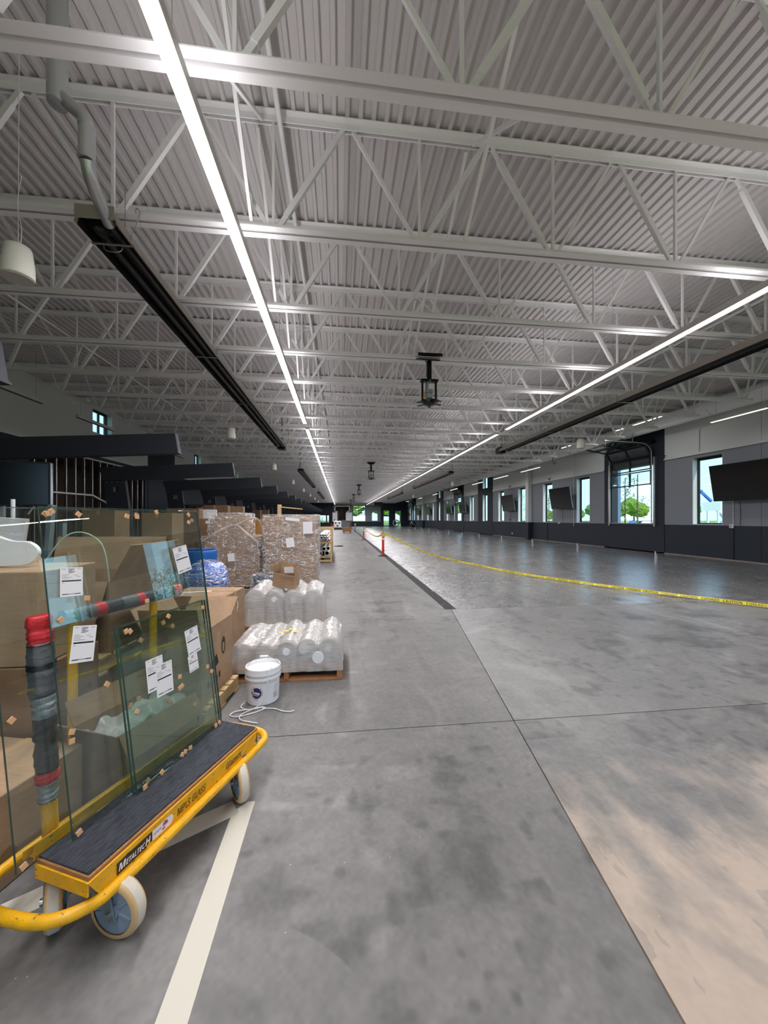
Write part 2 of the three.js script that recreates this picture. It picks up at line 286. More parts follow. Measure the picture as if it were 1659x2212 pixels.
{ // far wall, drawn in (R, H)
  const w = struct('wall_far');
  const holes = [[-4.3, -2.3, 0.75, 2.35], [2.6, 5.25, 1.05, 4.4], [6.6, 7.9, 1.1, 3.35], [9.1, 10.35, 0.1, 2.15], [9.1, 10.35, 2.3, 3.4], [11.6, 12.9, 0.02, 3.3]];
  const put = (n, g, m) => mesh(n, uvm(g.translate(0, 0, -FARW - TH)), m, w);
  put('navy_panel', panel(LW - TH, -1.4, 0, TOPH, holes), M.navy);
  put('middle_panel', panel(-1.4, 2.3, 0, 4.6, [[-1.0, 1.8, 1.3, 4.1]]), M.wallMid); mesh('alcove_back', bx(3, 3, 0.05, 0.4, 2.7, -FARW - 2.2), M.sheathing, w); for (const x of [-1.05, 1.85]) mesh('alcove_side', bx(0.05, 3, 1.9, x, 2.7, -FARW - 1.27), M.sheathing, w); for (const y of [1.25, 4.15]) mesh('alcove_side', bx(3, 0.05, 1.9, 0.4, y, -FARW - 1.27), M.sheathing, w); put('upper_panel', panel(-1.4, 2.3, 4.6, TOPH), M.wallUp);
  put('wainscot_panel', panel(2.3, 8.5, 0, 1.0), M.navy); put('middle_panel', panel(2.3, 8.5, 1.0, 4.45, holes), M.wallMid); put('upper_panel', panel(2.3, 8.5, 4.45, TOPH), M.wallUp);
  put('navy_panel', panel(8.5, RW + TH, 0, TOPH, holes), M.navy);
}
{ // wall behind the camera
  const w = struct('wall_back');
  const put = (g, m) => mesh('wall_panel', uvm(g.translate(0, 0, -BACK)), m, w);
  const gaps = [[-5.2, -1.4], [1.0, 5.4], [7.2, 11.6]]; let x = LW - TH;     // unseen open doorways, added behind the camera to let in daylight
  for (const [a, b] of [...gaps, [RW + TH, RW + TH]]) { put(panel(x, a, 0, 1.3), M.navy); put(panel(x, a, 1.3, 4.17), M.wallMid); x = b; }
  put(panel(LW - TH, RW + TH, 4.17, TOPH), M.wallUp);
}
{ // roof: ribbed steel deck and the roof build-up over it
  const c = struct('ceiling'), per = 0.1524, x0 = LW - 0.2, n = Math.ceil((RW - LW + 0.4) / per), pts = [];
  for (let i = 0; i < n; i++) for (const [dx, dy] of [[0, 0], [0.042, 0], [0.056, 0.04], [0.1384, 0.04]]) pts.push([x0 + i * per + dx, DECK + dy]);
  const pos = [], nor = [], idx = [], za = -BACK + 0.2, zb = -FARW - 0.2;
  for (let i = 0; i + 1 < pts.length; i++) { const [ax, ay] = pts[i], [bx2, by] = pts[i + 1], L = Math.hypot(bx2 - ax, by - ay), nx = (by - ay) / L, ny = -(bx2 - ax) / L, k = pos.length / 3; pos.push(ax, ay, za, bx2, by, za, bx2, by, zb, ax, ay, zb); for (let q = 0; q < 4; q++) nor.push(nx, ny, 0); idx.push(k, k + 2, k + 1, k, k + 3, k + 2); }
  const g = new THREE.BufferGeometry(); g.setAttribute('position', new THREE.Float32BufferAttribute(pos, 3)); g.setAttribute('normal', new THREE.Float32BufferAttribute(nor, 3)); g.setIndex(idx);
  mesh('ribbed_deck', g, M.deck, c);
  mesh('roof_board', bx(RW - LW + 1.2, 0.2, FARW - BACK + 1.2, (RW + LW) / 2, DECK + 0.16, -(FARW + BACK) / 2), M.wallUp, c);
}
// windows: dark frames set to the outside of the reveal, with glass
let wn = 0;
function sideWindow(h, R, out, split) {
  const g = struct('window_' + (++wn)), [a, b, y0, y1] = h, x = R + out * (TH - 0.1), f = 0.06, d = 0.08;
  const fr = [bx(d, y1 - y0, f, x, (y0 + y1) / 2, -(a + f / 2)), bx(d, y1 - y0, f, x, (y0 + y1) / 2, -(b - f / 2)), bx(d, f, b - a - 2 * f, x, y0 + f / 2, -(a + b) / 2), bx(d, f * 1.6, b - a - 2 * f, x, y1 - f * 0.8, -(a + b) / 2)];
  ['jamb', 'jamb', 'sill_rail', 'head_rail'].forEach((n, i) => mesh(n, fr[i], M.frame, g));
  if (split) mesh('mullion', bx(d, y1 - y0 - 2 * f, 0.05, x, (y0 + y1) / 2, -(a + (b - a) * split)), M.frame, g);
  if (out > 0) { const q = R + (TH - 0.14) / 2 - 0.002, wdt = TH - 0.14; mesh('reveal_liner', bx(wdt, y1 - y0, 0.012, q, (y0 + y1) / 2, -(b - 0.006)), M.whitePlastic, g); mesh('reveal_liner', bx(wdt, y1 - y0, 0.012, q, (y0 + y1) / 2, -(a + 0.006)), M.whitePlastic, g); mesh('sill_board', bx(wdt, 0.012, b - a - 0.024, q, y0 + 0.006, -(a + b) / 2), M.whitePlastic, g); mesh('head_liner', bx(wdt, 0.012, b - a - 0.024, q, y1 - 0.006, -(a + b) / 2), M.frame, g); }
  mesh('pane', bx(0.008, y1 - y0 - 2 * f, b - a - 2 * f, x + out * 0.01, (y0 + y1) / 2, -(a + b) / 2), M.pane, g);
}
rightWins.forEach((h) => sideWindow(h, RW, 1)); colHoles.forEach((h) => sideWindow(h, RW, 1)); leftWins.forEach((h) => sideWindow(h, LW, -1, 0.6));
function farWindow(a, b, y0, y1, door) {
  const g = struct((door ? 'door_' + door : 'window_' + (++wn))), z = -(FARW + 0.2), f = 0.07;
  for (const x of [a + f / 2, b - f / 2]) mesh('jamb', bx(f, y1 - y0, 0.08, x, (y0 + y1) / 2, z), M.frame, g);
  for (const y of [y0 + f / 2, y1 - f / 2]) mesh('rail', bx(b - a - 2 * f, f, 0.08, (a + b) / 2, y, z), M.frame, g);
  mesh('pane', bx(b - a - 2 * f, y1 - y0 - 2 * f, 0.008, (a + b) / 2, (y0 + y1) / 2, z), M.pane, g);
}
farWindow(-4.3, -2.3, 0.75, 2.35); farWindow(6.6, 7.9, 1.1, 3.35); farWindow(9.1, 10.35, 2.3, 3.4); farWindow(9.1, 10.35, 0.1, 2.15, 5); farWindow(11.6, 12.9, 0.02, 3.3, 6);

// ---------------------------------------------------------------- overhead glazed doors in the right wall, half raised
function overheadDoor(n, c) {
  const g = struct('door_' + n), R = RW - 0.09, w = 2.7, a = c - w / 2, b = c + w / 2;
  // path of the door in (R, H): straight up, round the bend, then rising slightly into the hall
  const path = []; for (let h = 3.12; h < 4.56; h += 0.02) path.push([R, h]);
  for (let t = 0; t <= 1.0001; t += 0.05) { const an = t * Math.PI * 0.44; path.push([R - 0.42 * (1 - Math.cos(an)), 4.56 + 0.42 * Math.sin(an)]); }
  const e = path[path.length - 1]; for (let s = 0.05; s < 1.7; s += 0.05) path.push([e[0] - s * 0.98, e[1] + s * 0.17]);
  const cum = [0]; for (let i = 1; i < path.length; i++) cum.push(cum[i - 1] + Math.hypot(path[i][0] - path[i - 1][0], path[i][1] - path[i - 1][1]));
  const at = (s) => { let i = 1; while (i < cum.length - 1 && cum[i] < s) i++; const t = (s - cum[i - 1]) / (cum[i] - cum[i - 1]); return [path[i - 1][0] + (path[i][0] - path[i - 1][0]) * t, path[i - 1][1] + (path[i][1] - path[i - 1][1]) * t]; };
  const secs = [0, 0.72, 1.36, 2.0, 2.64, 3.2];
  for (let i = 0; i + 1 < secs.length; i++) {
    const p = at(secs[i] + 0.01), q = at(Math.min(secs[i + 1], cum[cum.length - 1] - 0.01) - 0.01), A = P(p[0], p[1], c), B = P(q[0], q[1], c), dir = B.clone().sub(A).normalize();
    const sec = new THREE.Group(); sec.name = 'door_section'; g.add(sec);
    const line = (s0, F0, s1, F1) => bar(A.clone().addScaledVector(dir, s0).setZ(-F0), A.clone().addScaledVector(dir, s1).setZ(-F1), 0.05, 0.07, V(1, 0.01, 0));
    const L = A.distanceTo(B), st = i === 0 ? 0.1 : 0.07;
    const rails = [line(st / 2, a + 0.1, st / 2, b - 0.1), line(L - 0.035, a + 0.1, L - 0.035, b - 0.1)];
    const stiles = [a + 0.1, c, b - 0.1].map((F) => bar(A.clone().setZ(-F), B.clone().setZ(-F), 0.08, 0.05, V(1, 0.01, 0)));
    mesh('rail', rails, M.frame, sec); mesh('stile', stiles, M.frame, sec);
    for (const s of [-1, 1]) { const F = c + s * 0.6, gl = bar(A.clone().addScaledVector(dir, st).setZ(-F), B.clone().addScaledVector(dir, -0.07).setZ(-F), 1.13, 0.006, V(1, 0.01, 0)); mesh('pane', gl, M.pane, sec); }
  }
  for (const F of [a + 0.02, b - 0.02]) {
    mesh('track', tube([P(R - 0.05, 1.36, F), P(R - 0.05, 3, F), P(R - 0.05, 4.5, F), P(R - 0.14, 4.82, F), P(R - 0.46, 5.02, F), P(R - 1.3, 5.06, F), P(R - 2.4, 5.1, F)], 0.028, 40, 6), M.galv, g);
    mesh('track_hanger', [bar(P(R - 1.0, 5.06, F), P(R - 1.0, DECK, F), 0.03), bar(P(R - 2.35, 5.1, F), P(R - 2.35, 4.86, F), 0.03)], M.galv, g);
    mesh('jamb_angle', bx(0.1, 3.2, 0.09, R + 0.03, 1.2 + 1.6, -(F + (F > c ? 0.1 : -0.1))), M.galv, g);
  }
  mesh('torsion_shaft', [rod(P(R - 0.2, 5.12, a - 0.1), P(R - 0.2, 5.12, b + 0.1), 0.03), rod(P(R - 0.2, 5.12, c - 0.6), P(R - 0.2, 5.12, c + 0.6), 0.06)], M.blackMetal, g);
  mesh('shaft_bracket', [bx(0.25, 0.14, 0.05, R - 0.05, 5.12, -(a - 0.05)), bx(0.25, 0.14, 0.05, R - 0.05, 5.12, -(b + 0.05)), bx(0.25, 0.14, 0.05, R - 0.05, 5.12, -c)], M.blackMetal, g);
  mesh('sill', bx(TH + 0.08, 0.05, w, RW + TH / 2 - 0.04, 1.32, -c), M.wallMid, g);
}
doorsF.forEach((c, i) => overheadDoor(i + 1, c));
{ // glazed overhead door in the far wall
  const g = struct('door_4'), z = -(FARW + 0.05);
  for (const x of [2.65, 3.92, 5.2]) mesh('stile', bx(0.1, 2.1, 0.06, x, 3.35, z), M.frame, g);
  for (const y of [2.35, 2.75, 3.3, 3.85, 4.35]) mesh('rail', bx(2.6, 0.09, 0.06, 3.92, y, z), M.frame, g);
  for (const x of [3.28, 4.56]) for (const [y0, y1] of [[2.4, 2.7], [2.8, 3.25], [3.35, 3.8], [3.9, 4.3]]) mesh('pane', bx(1.15, y1 - y0, 0.006, x, (y0 + y1) / 2, z), M.pane, g);
}
// building columns against the right wall
for (const [F, w] of [[26.6, 'beside the second television from the raised door'], [62.4, 'far down the right wall']]) {
  const t = thing('wall_column', 'square wall column, white above and navy below, ' + w, 'column', [RW - 0.17, 0, F]);
  mesh('lower_shaft', rbx(0.3, 1.3, 0.42, 0, 0.65, 0), M.navy, t); mesh('upper_shaft', rbx(0.3, DECK - 1.3, 0.42, 0, 1.3 + (DECK - 1.3) / 2, 0), M.wallUp, t);
}

// ---------------------------------------------------------------- roof joists
const SP = 1.575, F0 = 2.82, BCH = 4.85, nth = ['first', 'second', 'third', 'fourth', 'fifth', 'sixth', 'seventh', 'eighth', 'ninth', 'tenth', 'eleventh', 'twelfth', 'thirteenth', 'fourteenth', 'fifteenth', 'sixteenth', 'seventeenth'];
{
  const T = [], B = []; for (let k = -4; k <= 7; k++) T.push(0.09 + 1.715 * k); T.unshift(LW + 0.12); T.push(RW - 0.12);
  for (let k = -4; k <= 6; k++) B.push(0.95 + 1.715 * k); B.unshift(-7.35);
  const ang = (len, x, y, s, leg, up) => [bx(len, 0.012, leg, x, y, s * (0.018 + leg / 2)), bx(len, leg, 0.012, x, y + up * leg / 2, s * 0.024)];
  const bc = () => merge([-1, 1].flatMap((s) => ang(18.85, 2.08, BCH + 0.006, s, 0.075, 1)));
  const tc = () => merge([-1, 1].flatMap((s) => ang(RW - LW - 0.1, (RW + LW) / 2, DECK - 0.008, s, 0.075, -1)).concat([bx(0.35, 0.14, 0.2, LW + 0.2, DECK - 0.1, 0), bx(0.35, 0.14, 0.2, RW - 0.2, DECK - 0.1, 0)]));
  const yb = BCH + 0.05, yt = DECK - 0.07, webs = [];
  B.forEach((b, i) => {
    const l = T[i], r = T[i + 1];
    webs.push(['web_diagonal', bar(V(b - 0.05, yb, 0), V(l + 0.06, yt, 0), i % 2 ? 0.03 : 0.036, b < 2.5 ? 0.042 : 0.036)]);
    webs.push(['web_diagonal', bar(V(b + 0.05, yb, 0), V(r - 0.06, yt, 0), 0.034, b < 2.5 ? 0.055 : 0.036)]);
    if (b < 2.5 || b > 2.5) { const s = b < 2.5 ? [b + 0.05, r - 0.06] : [b - 0.05, l + 0.06], A = V(s[0], yb, 0), C = V(s[1], yt, 0); webs.push(['web_sleeve', bar(A.clone().lerp(C, 0.12), A.clone().lerp(C, 0.88), 0.05, 0.062)]); }
    if (i > 0 && i < B.length - 1) webs.push(['web_vertical', bar(V(b, yb, 0), V(b, yt, 0), 0.03, 0.03)]);
    else webs.push(['web_vertical', bar(V(b, yb, 0), V(b + (i ? 0.35 : -0.45), yt, 0), 0.03, 0.03)]);
  });
  const make = (full) => { const g = new THREE.Group(); mesh('bottom_chord', full.bc, M.white, g); mesh('top_chord', full.tc, M.white, g); return g; };
  const shared = { bc: bc(), tc: tc() };
  const near = make(shared); for (const [n, q] of webs) mesh(n, q, M.white, near);
  const far = make(shared); mesh('web', merge(webs.map((w) => w[1])), M.white, far);
  for (let k = 0; F0 + k * SP < FARW - 0.3; k++) {
    const g = (k < 13 ? near : far).clone(); g.name = numbered('roof_joist'); g.position.z = -(F0 + k * SP); scene.add(g);
    tag(g, k < 16 ? `white steel roof joist, ${nth[k]} counted from the camera` : 'white steel roof joist in the distant rows near the far wall', 'roof joist', k < 16 ? 'near white roof joists' : 'distant white roof joists');
  }
  // crossed braces between joists and long bridging rods
  for (const [R, side] of [[1.55, 'middle row'], [-0.95, 'row beside the left light']]) for (let k = 0; k < 9; k++) {
    const t = thing('cross_brace', `crossed white braces from the ${nth[k]} to the ${nth[k + 1]} joist, ${side}`, 'brace', [R, 0, F0 + k * SP], 0, 'crossed braces between joists');
    mesh('brace_bar', bar(V(0, DECK - 0.1, -0.05), V(-0.05, BCH + 0.08, -SP + 0.05), 0.035, 0.035), M.white, t);
    mesh('brace_bar', bar(V(0.06, BCH + 0.08, -0.05), V(0.06, DECK - 0.1, -SP + 0.05), 0.035, 0.035), M.white, t);
  }
  for (const [R, H, r, l] of [[6.4, BCH + 0.13, 0.016, 'thin white bridging rod above the right strip light'], [-5.05, BCH + 0.13, 0.016, 'thin white bridging rod left of the black heater'], [11.0, BCH + 0.13, 0.016, 'thin white bridging rod near the right wall joist ends'], [-0.68, DECK - 0.16, 0.03, 'white painted conduit under the deck just right of the left strip light'], [8.5, DECK - 0.2, 0.035, 'white painted pipe under the deck right of the right heater']])
    tag(mesh('ceiling_rod', rod(P(R, H, 0), P(R, H, FARW - 0.4), r, 8), M.white), l, 'ceiling rod');
  const dk = thing('spiral_duct', 'long round pale air duct running high along the right wall', 'duct', [13.5, 5.65, 0]);
  mesh('duct_body', rod(P(0, 0, 2), P(0, 0, 76), 0.3, 24), M.white, dk);
  for (let i = 0; i < 18; i++) mesh('hanger_strap', [bar(P(0.0, 0.28, 4 + i * 4), P(0, 0.56, 4 + i * 4), 0.03, 0.01), new THREE.TorusGeometry(0.305, 0.012, 6, 28).translate(0, 0, -(4 + i * 4))], M.white, dk);
}

// ---------------------------------------------------------------- strip lights
M.ledOff = S({ color: 0x6a6c6c, roughness: 0.5 });
function strip(R, Fa, Fb, H, label, group, w, power, up, hang = 3) {
  const L = Fb - Fa, t = thing('strip_light', label, 'strip light', [R, H, (Fa + Fb) / 2], 0, group);
  mesh('housing', bx(w, 0.085, L, 0, 0.0525, 0), M.ledBody, t);
  mesh('lens', bx(w * 0.94, 0.012, L - 0.02, 0, 0.004, 0), power ? M.led : M.ledOff, t);
  if (power) { const a = new THREE.RectAreaLight(0xfaf7fb, power, w * 0.94, L - 0.04); a.rotation.x = -Math.PI / 2; a.position.y = -0.004; t.add(a); }
  if (up) {
    mesh('upper_lens', bx(w * 0.7, 0.006, L - 0.02, 0, 0.098, 0), M.led, t);
    const u = new THREE.RectAreaLight(0xfaf7fb, up, w * 0.7, L - 0.04); u.rotation.x = Math.PI / 2; u.position.y = 0.104; t.add(u);
  }
  for (let i = 0; i < hang; i++) { const z = -L / 2 + L * (i + 0.12) / (hang - 0.76); mesh('hanging_wire', rod(V(0, 0.09, z), V(0, DECK - H, z), 0.003, 5), M.wire, t); }
}
{
  const runs = [[-2.2, 11.3], [12.0, 24.6], [24.95, 37.6], [37.95, 50.6], [50.95, 63.6], [63.95, 74.2]], w = ['nearest run, passing overhead', 'second run', 'third run', 'fourth run', 'fifth run', 'farthest run'];
  for (const [R, s] of [[-1.05, 'left'], [5.27, 'right']]) runs.forEach(([a, b], i) => strip(R, a, b, 4.4, `glowing white strip light of the ${s} ceiling line, ${w[i]}`, s + ' line of strip lights', 0.11, LED, LED_UP, 4));
  const wall = [[9.35, 11.0, 4.76, 'beside the large wall television'], [12.9, 15.3, 5.5, 'above the nearest overhead door'], [17.7, 19.4, 5.5, 'just past the nearest overhead door'], [21.7, 24.1, 4.75, 'above the second wall television'], [26.1, 28.6, 4.75, 'beside the wall column'], [31, 33.5, 4.75, 'before the first tall navy pier'], [38, 40.5, 4.75, 'past the first tall navy pier'], [46, 48.5, 4.75, 'past the middle overhead door'], [55, 57.5, 4.75, 'past the second tall navy pier'], [66, 68.5, 4.75, 'near the far end of the right wall'], [3.5, 6, 4.75, 'out along the near right wall']];
  wall.forEach(([a, b, H, l]) => strip(12.3, a, b, H, 'short glowing strip light ' + l, 'short strip lights along the right wall', 0.09, LED_WALL, 0, 2));
  [[8.6, 10.9, 'nearest of the left wall row'], [12.2, 14.0, 'beneath the first high left window'], [17.4, 19.9, 'before the navy pier on the left wall'], [27, 29.4, 'beside the second high left window'], [37, 39.4, 'far along the left wall'], [3.2, 5.7, 'close by above the nearest black beam']].forEach(([a, b, l]) => strip(-7.9, a, b, 4.62, 'unlit grey strip light, ' + l, 'short strip lights along the left wall', 0.09, 0, 0, 2));
}

// ---------------------------------------------------------------- infrared tube heaters
function heater(R, Fa, Fb, label, flue, dir) {
  const H = 4.5, t = thing('tube_heater', label, 'heater', [R, H, 0], 0, 'black tube heaters');
  const prof = [[-0.2, -0.02], [-0.165, 0.1], [-0.07, 0.15], [0.07, 0.15], [0.165, 0.1], [0.2, -0.02]], th = 0.008;
  const sh = [...prof.map((p) => [p[0], p[1]]), ...prof.slice().reverse().map((p) => [p[0] * 0.95, p[1] - th])];
  const segs = 4, L = Fb - Fa;
  for (let i = 0; i < segs; i++) { const g = poly(sh, L / segs - 0.015).translate(0, 0, -(Fa + (i + 1) * L / segs)); mesh('reflector', g, M.heaterSkin, t); }
  const inn = prof.map((p) => [p[0] * 0.93, p[1] - th - 0.004]); mesh('inner_liner', poly([...inn, ...inn.slice().reverse().map((p) => [p[0] * 0.97, p[1] - 0.003])], L - 0.1).translate(0, 0, -Fb + 0.05), M.black, t);
  for (const x of [-0.075, 0.075]) mesh('radiant_tube', rod(P(x, 0.04, Fa + 0.1), P(x, 0.04, Fb - 0.1), 0.05, 14), M.black, t);
  mesh('tube_return', new THREE.TorusGeometry(0.075, 0.05, 10, 16, Math.PI).rotateX(Math.PI / 2).rotateY(dir > 0 ? Math.PI : 0).translate(0, 0.04, -(dir > 0 ? Fa + 0.12 : Fb - 0.12)).rotateY(0), M.black, t);
  for (let i = 0; i <= segs; i++) { const F = Fa + 0.3 + (L - 0.6) * i / segs; mesh('tube_bracket', [bx(0.42, 0.012, 0.03, 0, -0.03, -F), rod(P(-0.19, -0.02, F), P(-0.19, 0.16, F), 0.006), rod(P(0.19, -0.02, F), P(0.19, 0.16, F), 0.006)], M.steel, t); mesh('hanging_chain', rod(P(0.12, 0.15, F), P(0.12, 0.6, F), 0.004, 5), M.wire, t); }
  mesh('burner_box', [rbx(0.3, 0.26, 0.42, -0.02, 0.06, -(Fb + 0.22), 0.02)], M.blackMetal, t);
  mesh('burner_panel', rbx(0.02, 0.2, 0.3, 0.14, 0.07, -(Fb + 0.22), 0.005), M.zinc, t);
  mesh('gas_hose', tube([P(0.1, 0.2, Fb + 0.4), P(0.22, 0.35, Fb + 0.42), P(0.25, 0.5, Fb + 0.4), P(0.2, 0.9, Fb + 0.4), P(0.2, 1.6, Fb + 0.4)], 0.014, 20, 6), M.gasYellow, t);
  mesh('intake_pipe', rod(P(0.0, 0.18, Fb + 0.25), P(0.0, DECK - H, Fb + 0.25), 0.05, 12), M.galv, t);
  if (flue) {
    mesh('end_hood', [bx(0.36, 0.13, 0.012, 0, 0.07, -Fa)], M.heaterSkin, t);
    mesh('flue_pipe', [tube([P(0.08, 0.03, Fa + 0.1), P(0.11, 0.08, Fa - 0.1), P(0.14, 0.15, Fa - 0.28), P(0.15, 0.26, Fa - 0.35)], 0.056, 24, 18), rod(P(0.15, 0.25, Fa - 0.35), P(0.15, 0.56, Fa - 0.35), 0.064, 20), new THREE.TorusGeometry(0.064, 0.006, 6, 24).rotateX(Math.PI / 2).translate(0.15, 0.26, -(Fa - 0.35)), new THREE.TorusGeometry(0.064, 0.006, 6, 24).rotateX(Math.PI / 2).translate(0.15, 0.55, -(Fa - 0.35)), tube([P(0.15, 0.55, Fa - 0.35), P(0.13, 0.63, Fa - 0.35), P(0.05, 0.7, Fa - 0.35), P(-0.06, 0.8, Fa - 0.35)], 0.054, 20, 18)], M.steelDuct, t);
    mesh('roof_stack', lathe([[0, 0.72], [0.074, 0.72], [0.076, 0.735], [0.076, 1.7]], 24).translate(-0.09, 0, -(Fa - 0.35)), M.steelDuct, t);
    mesh('wire_hook', [tube([P(0.2, 0.2, Fa + 0.35), P(0.24, 0.38, Fa + 0.35), P(0.2, 0.41, Fa + 0.35), P(0.2, 0.36, Fa + 0.35)], 0.006, 16, 5), tube([P(-0.1, -0.02, Fa + 0.3), P(-0.07, -0.1, Fa + 0.3), P(0.07, -0.1, Fa + 0.3), P(0.1, -0.02, Fa + 0.3)], 0.007, 12, 5)], M.steel, t);
  } else mesh('flue_pipe', rod(P(0, 0.1, Fa - 0.1), P(0, DECK - H, Fa - 0.1), 0.06, 12), M.galv, t);
}
M.heaterSkin = S({ color: 0xa8a097, roughness: 0.5, metalness: 0.25 });
M.gasYellow = S({ color: 0xb58a2a, roughness: 0.4 });
M.steelDuct = S({ color: 0xc4c7c7, metalness: 0.6, roughness: 0.32 });
heater(-2.4, 3.95, 15.6, 'long black tube heater hung left of the left strip light, with shiny flue pipe', true, 1);
heater(7.05, 1.6, 15.4, 'long grey backed tube heater hung right of the right strip light', false, 1);
heater(-2.4, 23, 34.5, 'second tube heater down the left side of the ceiling', false, 1); heater(-2.4, 42, 54, 'farthest tube heater down the left side of the ceiling', false, 1);
heater(7.05, 23, 34.5, 'second tube heater down the right side of the ceiling', false, 1); heater(7.05, 42, 54, 'farthest tube heater down the right side of the ceiling', false, 1);

// ---------------------------------------------------------------- fan drives hung down the centre line
{
  const t = thing('ceiling_fan_drive', 'black ceiling fan drive without long blades, nearest of the centre row', 'ceiling fan', [1.8, 3.86, 7.4], 0, 'fan drives down the centre of the ceiling');
  mesh('mounting_plate', poly([[-0.16, -0.13], [0.16, -0.13], [0.21, 0.13], [-0.21, 0.13]], 0.02, 0.004).rotateX(-Math.PI / 2).rotateX(0.5).translate(0, 0.94, 0), M.blackMetal, t);
  mesh('clamp_angle', [bx(0.5, 0.05, 0.05, 0, 1.0, 0.1), bx(0.5, 0.05, 0.05, 0, 1.0, -0.1)], M.blackMetal, t);
  mesh('down_tube', rbx(0.09, 0.42, 0.09, 0, 0.72, 0, 0.01), M.blackMetal, t);
  mesh('yoke', [rbx(0.36, 0.05, 0.12, 0, 0.505, 0), rbx(0.035, 0.4, 0.07, -0.14, 0.3, 0), rbx(0.035, 0.4, 0.07, 0.14, 0.3, 0), rbx(0.34, 0.03, 0.12, 0, 0.105, 0)], M.blackMetal, t);
  const m = mesh('motor', [cyl(0.075, 0.075, 0.2, 20, 0, 0.37, 0), cyl(0.05, 0.07, 0.04, 20, 0, 0.485, 0), cyl(0.065, 0.065, 0.1, 20, 0, 0.2, 0), cyl(0.08, 0.08, 0.015, 20, 0, 0.26, 0)], M.zinc, t);
  mesh('terminal_box', rbx(0.1, 0.11, 0.06, 0.02, 0.36, 0.09), M.cream, t); mesh('yellow_tag', rbx(0.05, 0.1, 0.006, -0.1, 0.18, 0.06), M.gasYellow, t);
  mesh('hub', [lathe([[0, 0], [0.1, 0.012], [0.13, 0.035], [0.1, 0.06], [0.03, 0.075], [0, 0.075]], 24), cyl(0.02, 0.03, 0.04, 12, 0, -0.015, 0)], M.black, t);
  for (let i = 0; i < 6; i++) { const a = i * Math.PI / 3 + 0.25; mesh('blade_stub', rbx(0.17, 0.012, 0.06, 0.19, 0.045, 0, 0.004).rotateX(0).rotateY(a), M.black, t); }
  mesh('drive_plate', cyl(0.17, 0.17, 0.012, 24, 0.04, 0.09, 0), M.black, t);
  mesh('power_cable', tube([V(-0.1, 0.9, 0.08), V(-0.06, 0.75, 0.1), V(-0.07, 0.6, 0.08), V(0, 0.45, 0.08)], 0.008, 16, 6), M.black, t);
  ['second fan drive along the centre of the ceiling', 'third fan drive along the centre of the ceiling', 'fourth fan drive along the centre of the ceiling', 'farthest fan drive along the centre of the ceiling'].forEach((l, i) => copy(t, 'black ceiling ' + l, [1.8, 3.86, 21.7 + i * 14.2]));
}
// ---------------------------------------------------------------- pendant speakers
{
  const t = thing('pendant_speaker', 'off white pendant speaker hanging nearest the camera at the left edge', 'speaker', [-3.1, 3.88, 3.98], 0, 'pendant speakers on the left');
  mesh('speaker_body', lathe([[0, 0.0], [0.118, 0.0], [0.126, 0.02], [0.124, 0.12], [0.108, 0.26], [0.1, 0.3], [0.07, 0.315], [0, 0.318]], 28), M.speaker, t);
  mesh('grille', cyl(0.114, 0.114, 0.006, 28, 0, -0.002, 0), S({ color: 0xb9b7ae, roughness: 0.8 }), t);
  mesh('hanging_cable', [rod(V(0, 0.31, 0), V(0.01, DECK - 3.9, 0), 0.004, 5), tube([V(0.02, 0.31, 0), V(0.03, 0.5, 0), V(0.0, 0.7, 0.01), V(0.03, 1.0, 0)], 0.004, 12, 5)], M.white, t);
  ['second', 'third', 'fourth', 'fifth', 'sixth', 'seventh', 'eighth'].forEach((o, i) => copy(t, `small white pendant speaker, ${o} along the left row`, [-3.15, 3.88, 11.2 + i * 7]));
  [11.4, 25.4, 39.4].forEach((F, i) => copy(t, `small white pendant speaker, ${['nearest', 'middle', 'farthest'][i]} of the right row`, [7.9, 3.88, F]).userData.group = 'pendant speakers on the right');
}
// ---------------------------------------------------------------- televisions on the right wall
{
  const spots = [[11.25, 1.72, 'large black wall television overlapping the nearest window'], [22.0, 2.1, 'black wall television between the two windows after the overhead door'], [29.4, 2.1, 'black wall television just past the wall column'], [41.0, 2.1, 'black wall television before the middle overhead door'], [46.4, 2.1, 'black wall television after the middle overhead door'], [57.8, 2.1, 'black wall television past the second navy pier'], [65.6, 2.1, 'small looking black wall television far down the right wall'], [74.2, 2.1, 'farthest black wall television beside the last window']];
  const make = () => {
    const t = thing('wall_television', spots[0][2], 'television', [RW - 0.1, 2.25, 11.25], 0, 'televisions on the right wall');
    const scr = new THREE.Group(); mesh('tv_body', rbx(0.05, 1.34, 2.24, -0.3, 0.67, 0, 0.012), M.black, t).rotation.z = 0.16;
    mesh('tv_screen', bx(0.004, 1.29, 2.19, -0.328, 0.67, 0), M.screen, t).rotation.z = 0.16;
    mesh('tv_edge', [rbx(0.052, 1.3, 0.012, -0.298, 0.67, 1.122, 0.003)], M.steel, t).rotation.z = 0.16;
    mesh('mount_arm', [bar(V(0.09, 0.75, 0), V(-0.36, 0.75, 0), 0.06), bx(0.03, 0.5, 0.5, 0.08, 0.75, 0)], M.blackMetal, t);
    mesh('cable', tube([V(-0.2, 0.1, -0.5), V(0.06, -0.1, -0.52), V(0.08, -0.5, -0.5), V(0.08, -0.95, -0.51)], 0.008, 16, 5), M.black, t);
    return t;
  };
  const t = make(); spots.slice(1).forEach(([F, , l]) => copy(t, l, [RW - 0.1, 2.25, F]));
}
